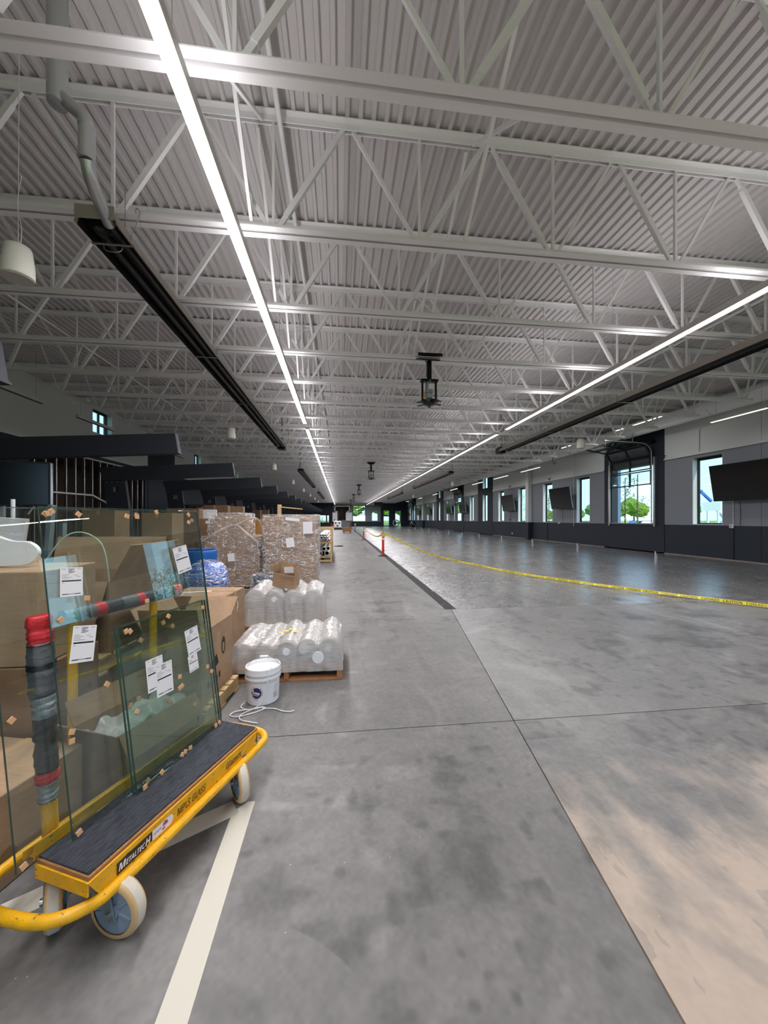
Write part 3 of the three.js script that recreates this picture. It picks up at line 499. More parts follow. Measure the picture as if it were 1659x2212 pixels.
// ---------------------------------------------------------------- small wall fittings
{
  const conduit = (R, pts, label) => tag(mesh('wall_conduit', tube(pts.map((p) => P(R, p[0], p[1])), 0.014, 30, 6, false, 0.1), M.wallUp), label, 'conduit', 'conduits on the right wall');
  conduit(RW - 0.02, [[1.2, 12.0], [2.3, 12.0], [2.6, 12.0]], 'thin pale conduit dropping below the large wall television');
  conduit(RW - 0.02, [[4.25, 13.3], [5.1, 13.3], [5.2, 13.2], [5.22, 12.6]], 'pale conduit rising above the nearest window');
  conduit(RW - 0.05, [[1.1, 21.3], [3, 21.3], [5.9, 21.3]], 'tall pale vertical conduit beside the second window');
  const dark = (F) => mesh('wall_conduit', rod(P(RW - 0.02, 0.05, F), P(RW - 0.02, 1.28, F), 0.014, 6), M.navy);
  tag(dark(12.0), 'dark conduit running down the navy wall below the outlet', 'conduit', 'conduits on the right wall'); tag(dark(24.3), 'dark conduit running down the navy wall near the column', 'conduit', 'conduits on the right wall');
  [[12.05, 1.28, 'small white outlet box on the wall under the large television'], [22.9, 1.3, 'small white outlet box under the second television'], [29.6, 0.35, 'small white outlet low on the navy wall'], [30, 1.5, 'small dark box below the third television']].forEach(([F, H, l], i) => { const t = thing('outlet_box', l, 'outlet', [RW - 0.03, H, F]); mesh('box', rbx(0.06, 0.13, 0.12, 0, 0, 0, 0.006), i === 3 ? M.black : M.paper, t); mesh('cover', rbx(0.008, 0.09, 0.05, -0.034, 0, 0, 0.003), M.wallMid, t); });
  [[14.85, 'beside the nearest overhead door'], [23.9, 'above the third window'], [29.9, 'above the third television']].forEach(([F, l]) => { const t = thing('wall_camera', 'small dark security camera on the ledge ' + l, 'camera', [RW - 0.06, 4.27, F]); mesh('bracket', bx(0.1, 0.03, 0.03, 0.0, 0.08, 0), M.black, t); mesh('camera_body', rod(V(-0.05, 0.05, 0), V(-0.08, -0.05, 0.03), 0.035, 12), M.black, t); });
  { const t = thing('wall_hook', 'black hanging hook below the joist end near the overhead door', 'hook', [11.9, 4.9, 19.6]); mesh('hook', tube([V(0, 0.2, 0), V(0, -0.1, 0), V(0.02, -0.25, 0.05), V(0.02, -0.28, 0.15), V(0.02, -0.15, 0.2)], 0.018, 20, 6), M.black, t); mesh('eye', new THREE.TorusGeometry(0.04, 0.012, 6, 14).translate(0, 0.22, 0), M.black, t); }
}
// ---------------------------------------------------------------- short stub pipes standing up from the floor
{
  const t = thing('floor_stub', 'pair of short steel stub pipes in the floor nearest the camera on the right', 'stub pipe', [10.9, 0, 11.7], 0, 'stub pipes in a row on the right floor');
  const stubM = S({ color: 0xc9ccce, roughness: 0.4, metalness: 0.2 }); mesh('stub_pipe', cyl(0.024, 0.024, 0.41, 12, 0, 0.205, 0), stubM, t); mesh('stub_pipe', cyl(0.02, 0.02, 0.31, 12, 0.05, 0.155, 0), stubM, t); mesh('collar', cyl(0.06, 0.06, 0.006, 16, 0.02, 0.003, 0), M.zinc, t); mesh('cap', cyl(0.027, 0.027, 0.02, 12, 0, 0.42, 0), M.steel, t);
  ['second', 'third', 'fourth', 'fifth', 'sixth', 'seventh', 'eighth', 'ninth', 'tenth', 'eleventh'].forEach((o, i) => copy(t, `short steel stub pipes in the right floor, ${o} of the row`, [10.88 - i * 0.03, 0, 15.95 + i * 4.0]));
}
// ---------------------------------------------------------------- marker posts and caution tape
{
  const t = thing('marker_post', 'orange marker post with white bands standing nearest on the dark trench', 'marker post', [1.78, 0, 15.4], 0, 'orange marker posts');
  mesh('base', lathe([[0, 0], [0.2, 0], [0.2, 0.025], [0.06, 0.05], [0, 0.05]], 20), M.rubberStrip, t);
  mesh('post', lathe([[0, 0.04], [0.055, 0.04], [0.05, 0.93], [0.03, 0.97], [0.03, 1.03], [0, 1.03]], 16), M.orange, t);
  mesh('reflective_band', cyl(0.0535, 0.0528, 0.08, 16, 0, 0.72, 0), M.reflect, t); mesh('reflective_band', cyl(0.0528, 0.052, 0.08, 16, 0, 0.86, 0), M.reflect, t);
  mesh('knotted_tape', [0, 1, 2, 3, 4].map((i) => new THREE.PlaneGeometry(0.07, 0.22, 2, 3).rotateZ(i * 0.9 - 1.6).translate(0.03 * Math.cos(i), 0.93 - 0.05 * (i % 3), 0.06).rotateY(i * 1.3)), M.cautionPlain = S({ color: 0xd8c42a, roughness: 0.5, side: THREE.DoubleSide }), t);
  copy(t, 'orange marker post with white bands, second down the trench', [1.72, 0, 27.4]); copy(t, 'orange marker post with white bands, farthest down the trench', [1.8, 0, 45]);
  const ct = canvasTex(512, 48, (c, w, h) => { c.fillStyle = '#e3cf1c'; c.fillRect(0, 0, w, h); c.fillStyle = '#15140f'; c.font = 'bold 50px sans-serif'; c.textBaseline = 'middle'; c.fillText('CAUTION', 10, h / 2 + 3, 220); c.fillText('CUIDADO', 266, h / 2 + 3, 220); });
  ct.wrapS = THREE.RepeatWrapping; M.caution = S({ map: ct, roughness: 0.5, side: THREE.DoubleSide });
  const ribbon = (pts, w, label, twist) => {
    const cu = new THREE.CatmullRomCurve3(pts), n = 120, L = cu.getLength(), pos = [], uv = [], idx = [];
    for (let i = 0; i <= n; i++) { const u = i / n, p = cu.getPointAt(u), d = cu.getTangentAt(u), s = new THREE.Vector3().crossVectors(UPV, d).normalize(), k = twist(u), a = s.clone().multiplyScalar(Math.cos(k)).addScaledVector(UPV, Math.sin(k)).multiplyScalar(w / 2); pos.push(p.x + a.x, p.y + a.y, p.z + a.z, p.x - a.x, p.y - a.y, p.z - a.z); uv.push(u * L / 0.62, 1, u * L / 0.62, 0); if (i < n) idx.push(i * 2, i * 2 + 1, i * 2 + 2, i * 2 + 1, i * 2 + 3, i * 2 + 2); }
    const g = new THREE.BufferGeometry(); g.setAttribute('position', new THREE.Float32BufferAttribute(pos, 3)); g.setAttribute('uv', new THREE.Float32BufferAttribute(uv, 2)); g.setIndex(idx); g.computeVertexNormals();
    tag(mesh('caution_tape', g, M.caution), label, 'caution tape');
  };
  ribbon([P(1.82, 0.95, 15.38), P(2.6, 0.55, 14.9), P(3.4, 0.2, 14.2), P(4.1, 0.05, 13.2), P(4.5, 0.045, 11.4), P(4.85, 0.045, 9.9), P(5.65, 0.045, 8.2), P(6.35, 0.045, 7.0), P(7.35, 0.045, 5.57), P(9.2, 0.045, 3.0)], 0.06, 'yellow and black caution tape trailing from the nearest post across the right floor', (u) => (u < 0.2 ? 1.3 : 1.0 + 0.25 * Math.sin(u * 60)));
  ribbon([P(1.8, 0.95, 15.45), P(1.85, 0.7, 18), P(1.9, 0.6, 21.5), P(1.8, 0.75, 25), P(1.72, 0.95, 27.3)], 0.07, 'yellow caution tape sagging between the two nearest orange posts', () => 1.4);
}

// ---------------------------------------------------------------- yellow glazing cart
{
  const t = thing('panel_cart', 'yellow steel panel cart with black rubber deck carrying leaning sheets of glass', 'cart', [-0.813, 0, 1.90], -0.4);
  const dk = mesh('deck_board', uvm(rbx(0.262, 0.018, 0.965, 0.013, 0.293, 0.0, 0.003)), M.ply, t);
  mesh('rubber_mat', uvm(rbx(0.252, 0.008, 0.955, 0.009, 0.306, 0.0, 0.003)), M.rubber, dk);
  // side channels, ends, inner rail
  mesh('side_channel', [poly([[-0.47, 0.288], [0.49, 0.288], [0.44, 0.2], [-0.44, 0.2]], 0.006, 0.001).rotateY(-Math.PI / 2).translate(0.15, 0, 0), bx(0.03, 0.006, 0.95, 0.135, 0.283, 0)].map((g) => uvm(g)), M.yellow, t);
  mesh('side_channel', uvm(merge([bx(0.006, 0.06, 0.96, -0.135, 0.315, 0), bx(0.05, 0.006, 0.96, -0.155, 0.3, 0)])), M.yellow, t);
  mesh('end_channel', uvm(bx(0.26, 0.05, 0.006, 0.015, 0.262, 0.486)), M.yellow, t); mesh('end_channel', uvm(bx(0.26, 0.07, 0.006, 0.015, 0.25, -0.484)), M.yellow, t);
  mesh('cross_member', [bx(0.26, 0.05, 0.08, 0.01, 0.255, 0.36), bx(0.26, 0.05, 0.08, 0.01, 0.255, -0.36), bx(0.05, 0.05, 0.7, 0, 0.255, 0)].map((g) => uvm(g)), M.yellow, t);
  const lp = [[0.162, 0.38], [0.165, 0], [0.162, -0.46], [0.14, -0.56], [0.05, -0.61], [-0.2, -0.6], [-0.29, -0.53], [-0.32, -0.4], [-0.32, 0], [-0.32, 0.42], [-0.29, 0.53], [-0.19, 0.585], [-0.04, 0.58], [0.07, 0.55], [0.14, 0.48]];
  mesh('bumper_pipe', uvm(tube(lp.map(([x, z]) => V(x, 0.2, z)), 0.021, 140, 12, true)), M.yellow, t);
  for (const q of [bx(0.03, 0.03, 0.03, 0.14, 0.215, 0.25), bx(0.03, 0.03, 0.03, 0.14, 0.215, -0.25), bx(0.2, 0.03, 0.03, -0.22, 0.21, 0.3), bx(0.2, 0.03, 0.03, -0.22, 0.21, -0.3)]) mesh('bumper_bracket', q, M.yellowPlain, t);
  // lettering on the near side
  const decal = (name, w, h, z, y, tx) => { const m = mesh(name, new THREE.PlaneGeometry(w, h).rotateY(Math.PI / 2).translate(0.1525, y, z), S({ map: tx, roughness: 0.4, transparent: true }), t); return m; };
  decal('maker_label', 0.15, 0.045, 0.314, 0.246, canvasTex(600, 180, (c, w, h) => { c.fillStyle = '#1c1718'; c.fillRect(0, 0, w, h); c.fillStyle = '#f2f2f4'; c.transform(1, 0, -0.2, 1, 40, 0); c.font = 'bold 150px sans-serif'; c.textBaseline = 'alphabetic'; c.fillText('M', 6, 146, 120); c.font = 'bold 112px sans-serif'; c.fillText('ETALTEC', 126, 146, 320); c.font = 'bold 150px sans-serif'; c.fillText('H', 450, 146, 100); }));
  decal('rental_sticker', 0.105, 0.042, 0.187, 0.248, canvasTex(420, 170, (c, w, h) => { c.fillStyle = '#efe9ee'; c.beginPath(); c.roundRect(0, 0, w, h, [0, 80, 80, 0]); c.fill(); c.fillStyle = '#a48bb8'; for (let i = 0; i < 6; i++) c.fillRect(30 + i * 24, 74 - (i % 3) * 5, 19, 26 + (i % 2) * 8); c.fillStyle = '#b3304f'; c.beginPath(); c.arc(255, 70, 52, Math.PI, 0); c.fill(); c.fillRect(190, 110, 60, 30); c.fillStyle = '#7a4a7f'; c.fillRect(205, 74, 105, 18); }));
  const hand = (txt) => canvasTex(512, 160, (c, w, h) => { c.clearRect(0, 0, w, h); c.strokeStyle = '#3a2c0c'; c.lineWidth = 6; c.font = '110px sans-serif'; c.transform(1, 0, -0.12, 1, 14, 0); c.strokeText(txt, 10, 124, 470); });
  decal('marker_writing', 0.185, 0.06, 0.026, 0.25, hand('MPLS GLASS')); decal('marker_writing', 0.175, 0.06, -0.282, 0.25, hand('Glazers'));
  // casters
  const caster = (x, z, ax) => {
    const g = new THREE.Group(); g.name = 'caster'; g.position.set(x, 0, z); g.rotation.y = ax; t.add(g);     // wheel axle along local x
    const ty = mesh('tyre', uvm(lathe([[0.083, -0.027], [0.098, -0.026], [0.105, -0.016], [0.1065, 0], [0.105, 0.016], [0.098, 0.026], [0.083, 0.027]], 40).rotateZ(Math.PI / 2).translate(0, 0.107, 0.05)), M.tyre, g);
    mesh('worn_tread', uvm(lathe([[0.1045, -0.017], [0.1072, -0.014], [0.1074, 0.014], [0.1045, 0.017]], 40).rotateZ(Math.PI / 2).translate(0, 0.1075, 0.05)), M.tread, ty);
    const sp = []; for (let i = 0; i < 7; i++) sp.push(bx(0.05, 0.056, 0.008).translate(0, 0.05, 0).rotateX(i * Math.PI * 2 / 7).translate(0, 0.107, 0.05));
    mesh('wheel_hub', [cyl(0.085, 0.085, 0.042, 32).rotateZ(Math.PI / 2).translate(0, 0.107, 0.05), cyl(0.026, 0.026, 0.06, 18).rotateZ(Math.PI / 2).translate(0, 0.107, 0.05), ...sp], M.hub, g);
    for (const s of [-1, 1]) mesh('fork_leg', poly([[-0.072, 0.085], [-0.03, 0.08], [-0.022, 0.1], [0.045, 0.228], [-0.035, 0.228]], 0.005, 0.001).rotateY(Math.PI / 2).translate(s * 0.034 - 0.0025, 0, 0), M.zinc, g);
    mesh('fork_top', rbx(0.08, 0.008, 0.09, 0, 0.226, -0.005, 0.002), M.zinc, g); mesh('axle', [rod(V(-0.044, 0.107, 0.05), V(0.044, 0.107, 0.05), 0.006, 8), cyl(0.013, 0.013, 0.01, 6).rotateZ(Math.PI / 2).translate(0.042, 0.107, 0.05), cyl(0.013, 0.013, 0.01, 6).rotateZ(Math.PI / 2).translate(-0.042, 0.107, 0.05)], M.steel, g);
  };
  caster(0.1, 0.385, 1.66); caster(0.11, -0.34, 0.95); caster(-0.15, 0.39, 0.9); caster(-0.12, -0.36, 0.55);
  // near upright, wrapped in foam and tape
  const b = V(-0.183, 0.3, 0.395), u = V(-0.225, 1.17, 0.41);
  const at = (k) => b.clone().lerp(u, k), lump = (k0, k1, r, mat, name, sd) => { const n = 18, pts = []; const A = at(k0), B = at(k1), f = frameAlong(A, B), L = f.L; for (let i = 0; i <= n; i++) pts.push([r * (1 + 0.2 * perlin.noise(i * 0.7, sd + 0.3, 0.2)), -L / 2 + L * i / n]); const g = lathe([[0, -L / 2], ...pts, [0, L / 2]], 20), p = g.attributes.position; for (let i = 0; i < p.count; i++) { const a = Math.atan2(p.getZ(i), p.getX(i)), q = 1 + 0.15 * perlin.noise(Math.cos(a) * 2, p.getY(i) * 18, Math.sin(a) * 2 + sd + 0.4); p.setX(i, p.getX(i) * q); p.setZ(i, p.getZ(i) * q); } g.computeVertexNormals(); mesh(name, uvm(g.rotateX(Math.PI / 2).applyMatrix4(f.m)), mat, t); };
  mesh('upright', rod(b, at(0.97), 0.026, 16), M.yellow, t);
  mesh('upright_gusset', uvm(poly([[0, 0], [0.14, 0], [0.02, 0.03], [0, 0.03]], 0.006).rotateY(Math.PI / 2).translate(-0.16, 0.3, 0.5)), M.yellow, t);
  lump(0.17, 0.26, 0.032, M.ductSilver, 'silver_tape', 1); lump(0.25, 0.3, 0.036, M.ductRed, 'red_tape', 2); lump(0.3, 0.55, 0.036, M.ductDark, 'foam_wrap', 3); lump(0.54, 0.65, 0.037, M.ductSilver, 'silver_tape', 4); lump(0.64, 0.88, 0.041, M.duct, 'foam_wrap', 5); lump(0.87, 1.0, 0.04, M.ductRed, 'red_tape', 6);
  lump(0.76, 0.79, 0.043, M.ductDark, 'black_tape', 7);
}
// second padded yellow hoop standing behind the glass
{
  const t = thing('padded_hoop', 'yellow steel hoop with taped foam on its top bar, standing behind the glass', 'hoop', [-1.4, 0, 2.52], 1.12);
  mesh('post', rod(V(-0.25, 0.02, 0), V(-0.25, 0.98, 0), 0.024, 14), M.yellow, t); mesh('post', rod(V(0.25, 0.02, 0), V(0.25, 1.0, 0), 0.024, 14), M.yellow, t);
  const seg = (x0, x1, r, m, n) => mesh(n, uvm(rod(V(x0, 1.0 + (x0 + 0.3) * 0.03, 0), V(x1, 1.0 + (x1 + 0.3) * 0.03, 0), r, 18)), m, t);
  seg(-0.3, -0.14, 0.042, M.duct, 'foam_wrap'); seg(-0.14, -0.08, 0.043, M.ductRed, 'red_tape'); seg(-0.08, 0.02, 0.041, M.ductDark, 'foam_wrap'); seg(0.02, 0.12, 0.042, M.duct, 'foam_wrap'); seg(0.12, 0.17, 0.043, M.ductRed, 'red_tape'); seg(0.17, 0.4, 0.041, M.ductDark, 'foam_wrap'); seg(0.4, 0.46, 0.043, M.ductRed, 'red_tape');
  mesh('foot_rail', uvm(rod(V(-0.3, 0.025, 0), V(0.3, 0.025, 0), 0.024, 12)), M.yellow, t);
}
// ---------------------------------------------------------------- leaning sheets of glass
const ticket = (k) => canvasTex(210, 300, (c, w, h) => { c.fillStyle = '#f3f1f2'; c.fillRect(0, 0, w, h); c.fillStyle = '#55535a'; for (let i = 0; i < 7; i++) c.fillRect(72 + (i % 3) * 4, 14 + i * 7, 62 - (i % 4) * 9, 4); c.fillRect(16, 16, 34, 3); c.fillRect(156, 16, 40, 3); for (let i = 0; i < 4; i++) c.fillRect(16, 74 + i * 14, 44 + ((i * 37 + k * 13) % 60), 3); c.fillRect(150, 96, 36, 3); c.fillStyle = '#d98b96'; c.fillRect(120, 82, 44, 4); c.fillStyle = '#17161a'; c.fillRect(16, 134, w - 32, 13); c.fillRect(18, h - 28, 56, 8); c.fillRect(136, h - 28, 52, 8); c.fillStyle = '#8f929c'; c.fillRect(74, h - 28, 62, 7); c.fillStyle = '#8f8d94'; c.fillRect(16, 160, 24, 3); });
const tickets = [0, 1, 2].map((k) => S({ map: ticket(k), roughness: 0.7 }));
function sheet(A, d, lean, w, h, th, mat, label, corks, papers, group) {
  const t = thing('glass_sheet', label, 'glass sheet', A, 0, group);
  const L = Math.hypot(d[0], d[1]), x = V(d[0] / L, 0, -d[1] / L), nl = V(x.z, 0, -x.x), y = UPV.clone().multiplyScalar(Math.cos(lean)).addScaledVector(nl, Math.sin(lean)), z = new THREE.Vector3().crossVectors(x, y);
  t.quaternion.setFromRotationMatrix(new THREE.Matrix4().makeBasis(x, y, z));
  mesh('glass', bx(w, h, th, w / 2, h / 2, 0), mat, t);
  mesh('cut_edge', [bx(0.0025, h, th * 1.02, 0, h / 2, 0), bx(0.0025, h, th * 1.02, w, h / 2, 0), bx(w, 0.0025, th * 1.02, w / 2, h, 0)], M.glassEdge, t);
  corks.forEach(([s, v], i) => mesh('cork_pad', rbx(0.021, 0.021, 0.006, 0, 0, 0, 0.001).rotateZ(0.3 + (i * 1.7) % 1.4).translate(Math.min(w - 0.004, Math.max(0.012, s)), Math.min(h - 0.012, Math.max(0.012, v)), th / 2 + 0.0045), M.cork, t));
  papers.forEach(([s, v, pw, ph, a], i) => mesh('paper_ticket', new THREE.PlaneGeometry(pw, ph).rotateZ(a).translate(s, v, th / 2 + 0.0015 + i * 0.0006), tickets[i % 3], t));
}
sheet([-1.12, 0.312, 1.43], [0.36, 0.933], 0.14, 1.06, 1.295, 0.006, M.glassBig, 'largest clear glass sheet, rearmost of those leaning on the cart', [[0.019, 0.012], [0.025, 0.519], [0.2, 1.27], [0.62, 1.27], [1.0, 1.24], [0.95, 0.6]], [], 'glass sheets leaning on the cart');
sheet([-1.022, 0.312, 1.556], [0.35, 0.937], 0.14, 0.86, 1.3, 0.006, M.glassBig, 'tall clear glass sheet in the middle of the stack with paper tickets and cork pads', [[0.03, 1.272], [0.042, 1.28], [0.148, 1.269], [0.378, 1.263], [0.434, 1.26], [0.556, 1.286], [0.785, 1.274], [0.78, 1.228], [0.146, 0.905], [0.436, 0.83], [0.035, 0.84], [0.19, 0.517], [0.032, 0.397], [0.028, 0.363], [0.02, 0.015]], [[0.113, 0.72, 0.098, 0.148, -0.22], [0.7, 1.015, 0.105, 0.15, 0.16], [0.092, 0.985, 0.09, 0.12, -0.1]], 'glass sheets leaning on the cart');
[0, 1].forEach((i) => sheet([-0.92 + i * 0.017, 0.312, 1.78 - i * 0.004], [0.3, 0.954], 0.14, 0.595, 0.75, 0.008, M.glassSmall, ['rear one of the two small greenish glass sheets standing at the front of the cart', 'front one of the two small greenish glass sheets, with pairs of paper tickets'][i],
  i ? [[0.035, 0.725], [0.055, 0.719], [0.293, 0.729], [0.563, 0.712], [0.32, 0.398], [0.311, 0.341], [0.328, 0.345], [0.57, 0.326], [0.541, 0.365], [0.037, 0.012], [0.137, 0.012], [0.274, 0.012], [0.296, 0.014], [0.333, 0.012], [0.549, 0.012], [0.583, 0.012], [0.043, 0.353]] : [[0.274, 0.699], [0.334, 0.664], [0.125, 0.655], [0.029, 0.387], [0.076, 0.395], [0.073, 0.014], [0.42, 0.2], [0.25, 0.3]],
  i ? [[0.17, 0.475, 0.105, 0.155, -0.03], [0.222, 0.43, 0.108, 0.155, -0.06], [0.45, 0.548, 0.105, 0.145, 0.07], [0.432, 0.43, 0.075, 0.09, 0.02]] : [], 'small glass sheets on the cart'));

// ---------------------------------------------------------------- cartons, pallets and wrapped goods
function carton(label, pos, w, h, d, turn = 0, o = {}) {
  const t = thing(o.name ?? 'carton', label, 'carton', pos, turn, o.group), m = o.mat ?? M.kraft, th = 0.006;
  if (o.open) {
    for (const [n, g] of [['side_panel', bx(w, h, th, 0, h / 2, d / 2)], ['side_panel', bx(w, h, th, 0, h / 2, -d / 2)], ['side_panel', bx(th, h, d - th, w / 2, h / 2, 0)], ['side_panel', bx(th, h, d - th, -w / 2, h / 2, 0)], ['base', bx(w - th, th, d - th, 0, th, 0)]]) mesh(n, uvm(g), m, t);
    const f = o.flap ?? 0.3, A = o.angles ?? [0.5, 0.6, 0.4, 0.7];
    if (A[0] !== null) mesh('flap', uvm(bx(w * 0.98, f, th, 0, f / 2, 0).rotateX(A[0]).translate(0, h, d / 2)), m, t);
    if (A[1] !== null) mesh('flap', uvm(bx(w * 0.98, f, th, 0, f / 2, 0).rotateX(-A[1]).translate(0, h, -d / 2)), m, t);
    if (A[2] !== null) mesh('flap', uvm(bx(th, f, d * 0.96, 0, f / 2, 0).rotateZ(-A[2]).translate(w / 2, h, 0)), m, t);
    if (A[3] !== null) mesh('flap', uvm(bx(th, f, d * 0.96, 0, f / 2, 0).rotateZ(A[3]).translate(-w / 2, h, 0)), m, t);
  } else {
    mesh('carton_body', uvm(rbx(w, h, d, 0, h / 2, 0, 0.008)), m, t);
    const alongX = o.seamX; mesh('packing_tape', alongX ? [bx(w + 0.002, 0.001, 0.05, 0, h + 0.0006, 0), bx(0.001, 0.09, 0.05, w / 2 + 0.0008, h - 0.045, 0)] : [bx(0.05, 0.001, d + 0.002, 0, h + 0.0006, 0), bx(0.05, 0.09, 0.001, 0, h - 0.045, d / 2 + 0.0008)], M.packTape, t);
  }
  return t;
}
function pallet(label, pos, w, d, turn = 0, mat = M.timber, boards = 6, h = 0.13) {
  const t = thing('pallet', label, 'pallet', pos, turn);
  for (let i = 0; i < boards; i++) mesh('top_board', uvm(rbx(w, 0.02, d / boards * 0.78, 0, h - 0.01, -d / 2 + d * (i + 0.5) / boards, 0.003)), mat, t);
  for (const x of [-w / 2 + 0.03, 0, w / 2 - 0.03]) mesh('stringer', uvm(rbx(0.045, h - 0.04, d, x, h / 2, 0, 0.003)), mat, t);
  for (const z of [-d / 2 + 0.05, 0, d / 2 - 0.05]) mesh('bottom_board', uvm(rbx(w, 0.02, 0.09, 0, 0.01, z, 0.003)), mat, t);
  return t;
}
function filmShell(w, h, d, amp, sd, taper = 0) { // crinkled stretch wrap around a block, open below
  const g = flat(new THREE.BoxGeometry(w, h, d, 18, 22, 14)), p = g.attributes.position, n = g.attributes.normal;
  for (let i = 0; i < p.count; i++) { const x = p.getX(i), y = p.getY(i), z = p.getZ(i), q = amp * (perlin.noise(x * 6 + sd, y * 16, z * 6) + 0.6 * perlin.noise(x * 15, y * 5 + sd, z * 15)) + amp * 0.4, k = Math.hypot(x, z) || 1; p.setXYZ(i, x + x / k * q * (1 + taper), y + (y > h / 2 - 0.01 ? Math.abs(q) * 0.6 : 0), z + z / k * q); }
  g.translate(0, h / 2, 0); g.computeVertexNormals(); return uvm(g);
}
const slip = (t, w, h, x, y, z, ry = 0, rz = 0) => mesh('paper_slip', new THREE.PlaneGeometry(w, h).rotateZ(rz).rotateY(ry).translate(x, y, z), M.paper, t);
// goods behind the glass
{
  const lb = carton('long low brown carton on the floor directly behind the cart', [-1.71, 0, 1.757], 0.62, 0.4, 0.8, -0.25, { mat: M.kraft, seamX: false });
  mesh('printed_mark', cyl(0.035, 0.035, 0.002, 20).rotateZ(Math.PI / 2).translate(0.312, 0.13, -0.06), S({ color: 0x8d6b45, roughness: 0.9 }), lb);
  const ob = carton('open carton with loose white plastic inside, seen low through the glass', [-1.19, 0, 2.37], 0.32, 0.42, 0.54, -0.4, { open: true, flap: 0.14, angles: [0.9, 0.3, 2.6, 0.5], mat: M.kraftIn });
  { const g = new THREE.PlaneGeometry(0.29, 0.5, 18, 24).rotateX(-Math.PI / 2), p = g.attributes.position; for (let i = 0; i < p.count; i++) p.setY(i, 0.38 + 0.13 * Math.abs(perlin.noise(p.getX(i) * 6, 2, p.getZ(i) * 6)) + 0.05 * perlin.noise(p.getX(i) * 17, 5, p.getZ(i) * 17)); g.computeVertexNormals(); const l = tag(mesh('plastic_sheet', uvm(g), M.poly), 'crumpled white plastic sheet stuffed in the open carton behind the glass', 'plastic sheet'); l.position.set(-1.19, -0.03, -2.37); l.rotation.y = -0.4; }
  carton('brown carton at the far left edge, lower of two stacked', [-2.03, 0, 2.47], 0.84, 0.74, 0.46, -0.06, { mat: M.kraftDull });
  const l2 = carton('brown carton at the far left edge, upper of two stacked', [-2.05, 0.742, 2.47], 0.84, 0.52, 0.46, -0.03, { mat: M.kraft });
  pallet('bare timber pallet lying on cartons behind the glass', [-2.18, 0.442, 3.28], 1.1, 0.9, -0.08, M.timber);
  carton('broad low carton under the bare pallet behind the glass', [-2.18, 0, 3.28], 1.06, 0.44, 0.85, -0.08, { mat: M.kraftDull });
  const bg = carton('big open brown carton standing on the pallet, its flaps showing behind the glass', [-2.14, 0.574, 3.3], 1.0, 0.52, 0.7, -0.08, { open: true, flap: 0.3, angles: [2.7, 0.25, 0.5, 0.55], mat: M.kraft });
  { const c = thing('foam_sheet', 'curved white foam sheets sticking up at the far left edge behind the glass', 'foam sheet', [-2.0, 1.268, 2.47]); mesh('foam_leaf', poly(new THREE.SplineCurve([[-0.3, 0], [0.08, 0.005], [0.17, 0.03], [0.2, 0.09], [0.15, 0.14], [0.05, 0.15], [-0.08, 0.2], [-0.2, 0.22], [-0.3, 0.2]].map((p) => new THREE.Vector2(...p))).getPoints(40).map((p) => [p.x, Math.max(0, p.y)]), 0.02, 0.004), M.whitePlastic, c); mesh('foam_leaf', poly([[-0.3, 0], [0.02, 0], [0.06, 0.28], [-0.3, 0.3]], 0.02, 0.004).translate(0, 0, -0.1), M.poly, c); }
  carton('tall drab carton with a dark slot standing well behind the glass, left of two', [-4.4, 0, 7.6], 0.55, 1.72, 0.5, 0, { mat: M.kraftDull, group: 'tall drab cartons' }); carton('tall drab carton standing well behind the glass, right of two', [-3.3, 0, 7.4], 0.52, 1.66, 0.5, 0, { mat: M.kraftDull, group: 'tall drab cartons' });
  tag(mesh('plastic_strap', tube([P(-2.3, 1.0, 3.0), P(-2.05, 1.42, 3.05), P(-1.85, 1.38, 3.1), P(-1.78, 1.1, 3.1), P(-1.8, 0.95, 3.1)], 0.005, 40, 6), S({ color: 0xb9d6c4, roughness: 0.4 })), 'thin pale green plastic strap arching behind the glass', 'strap');
}
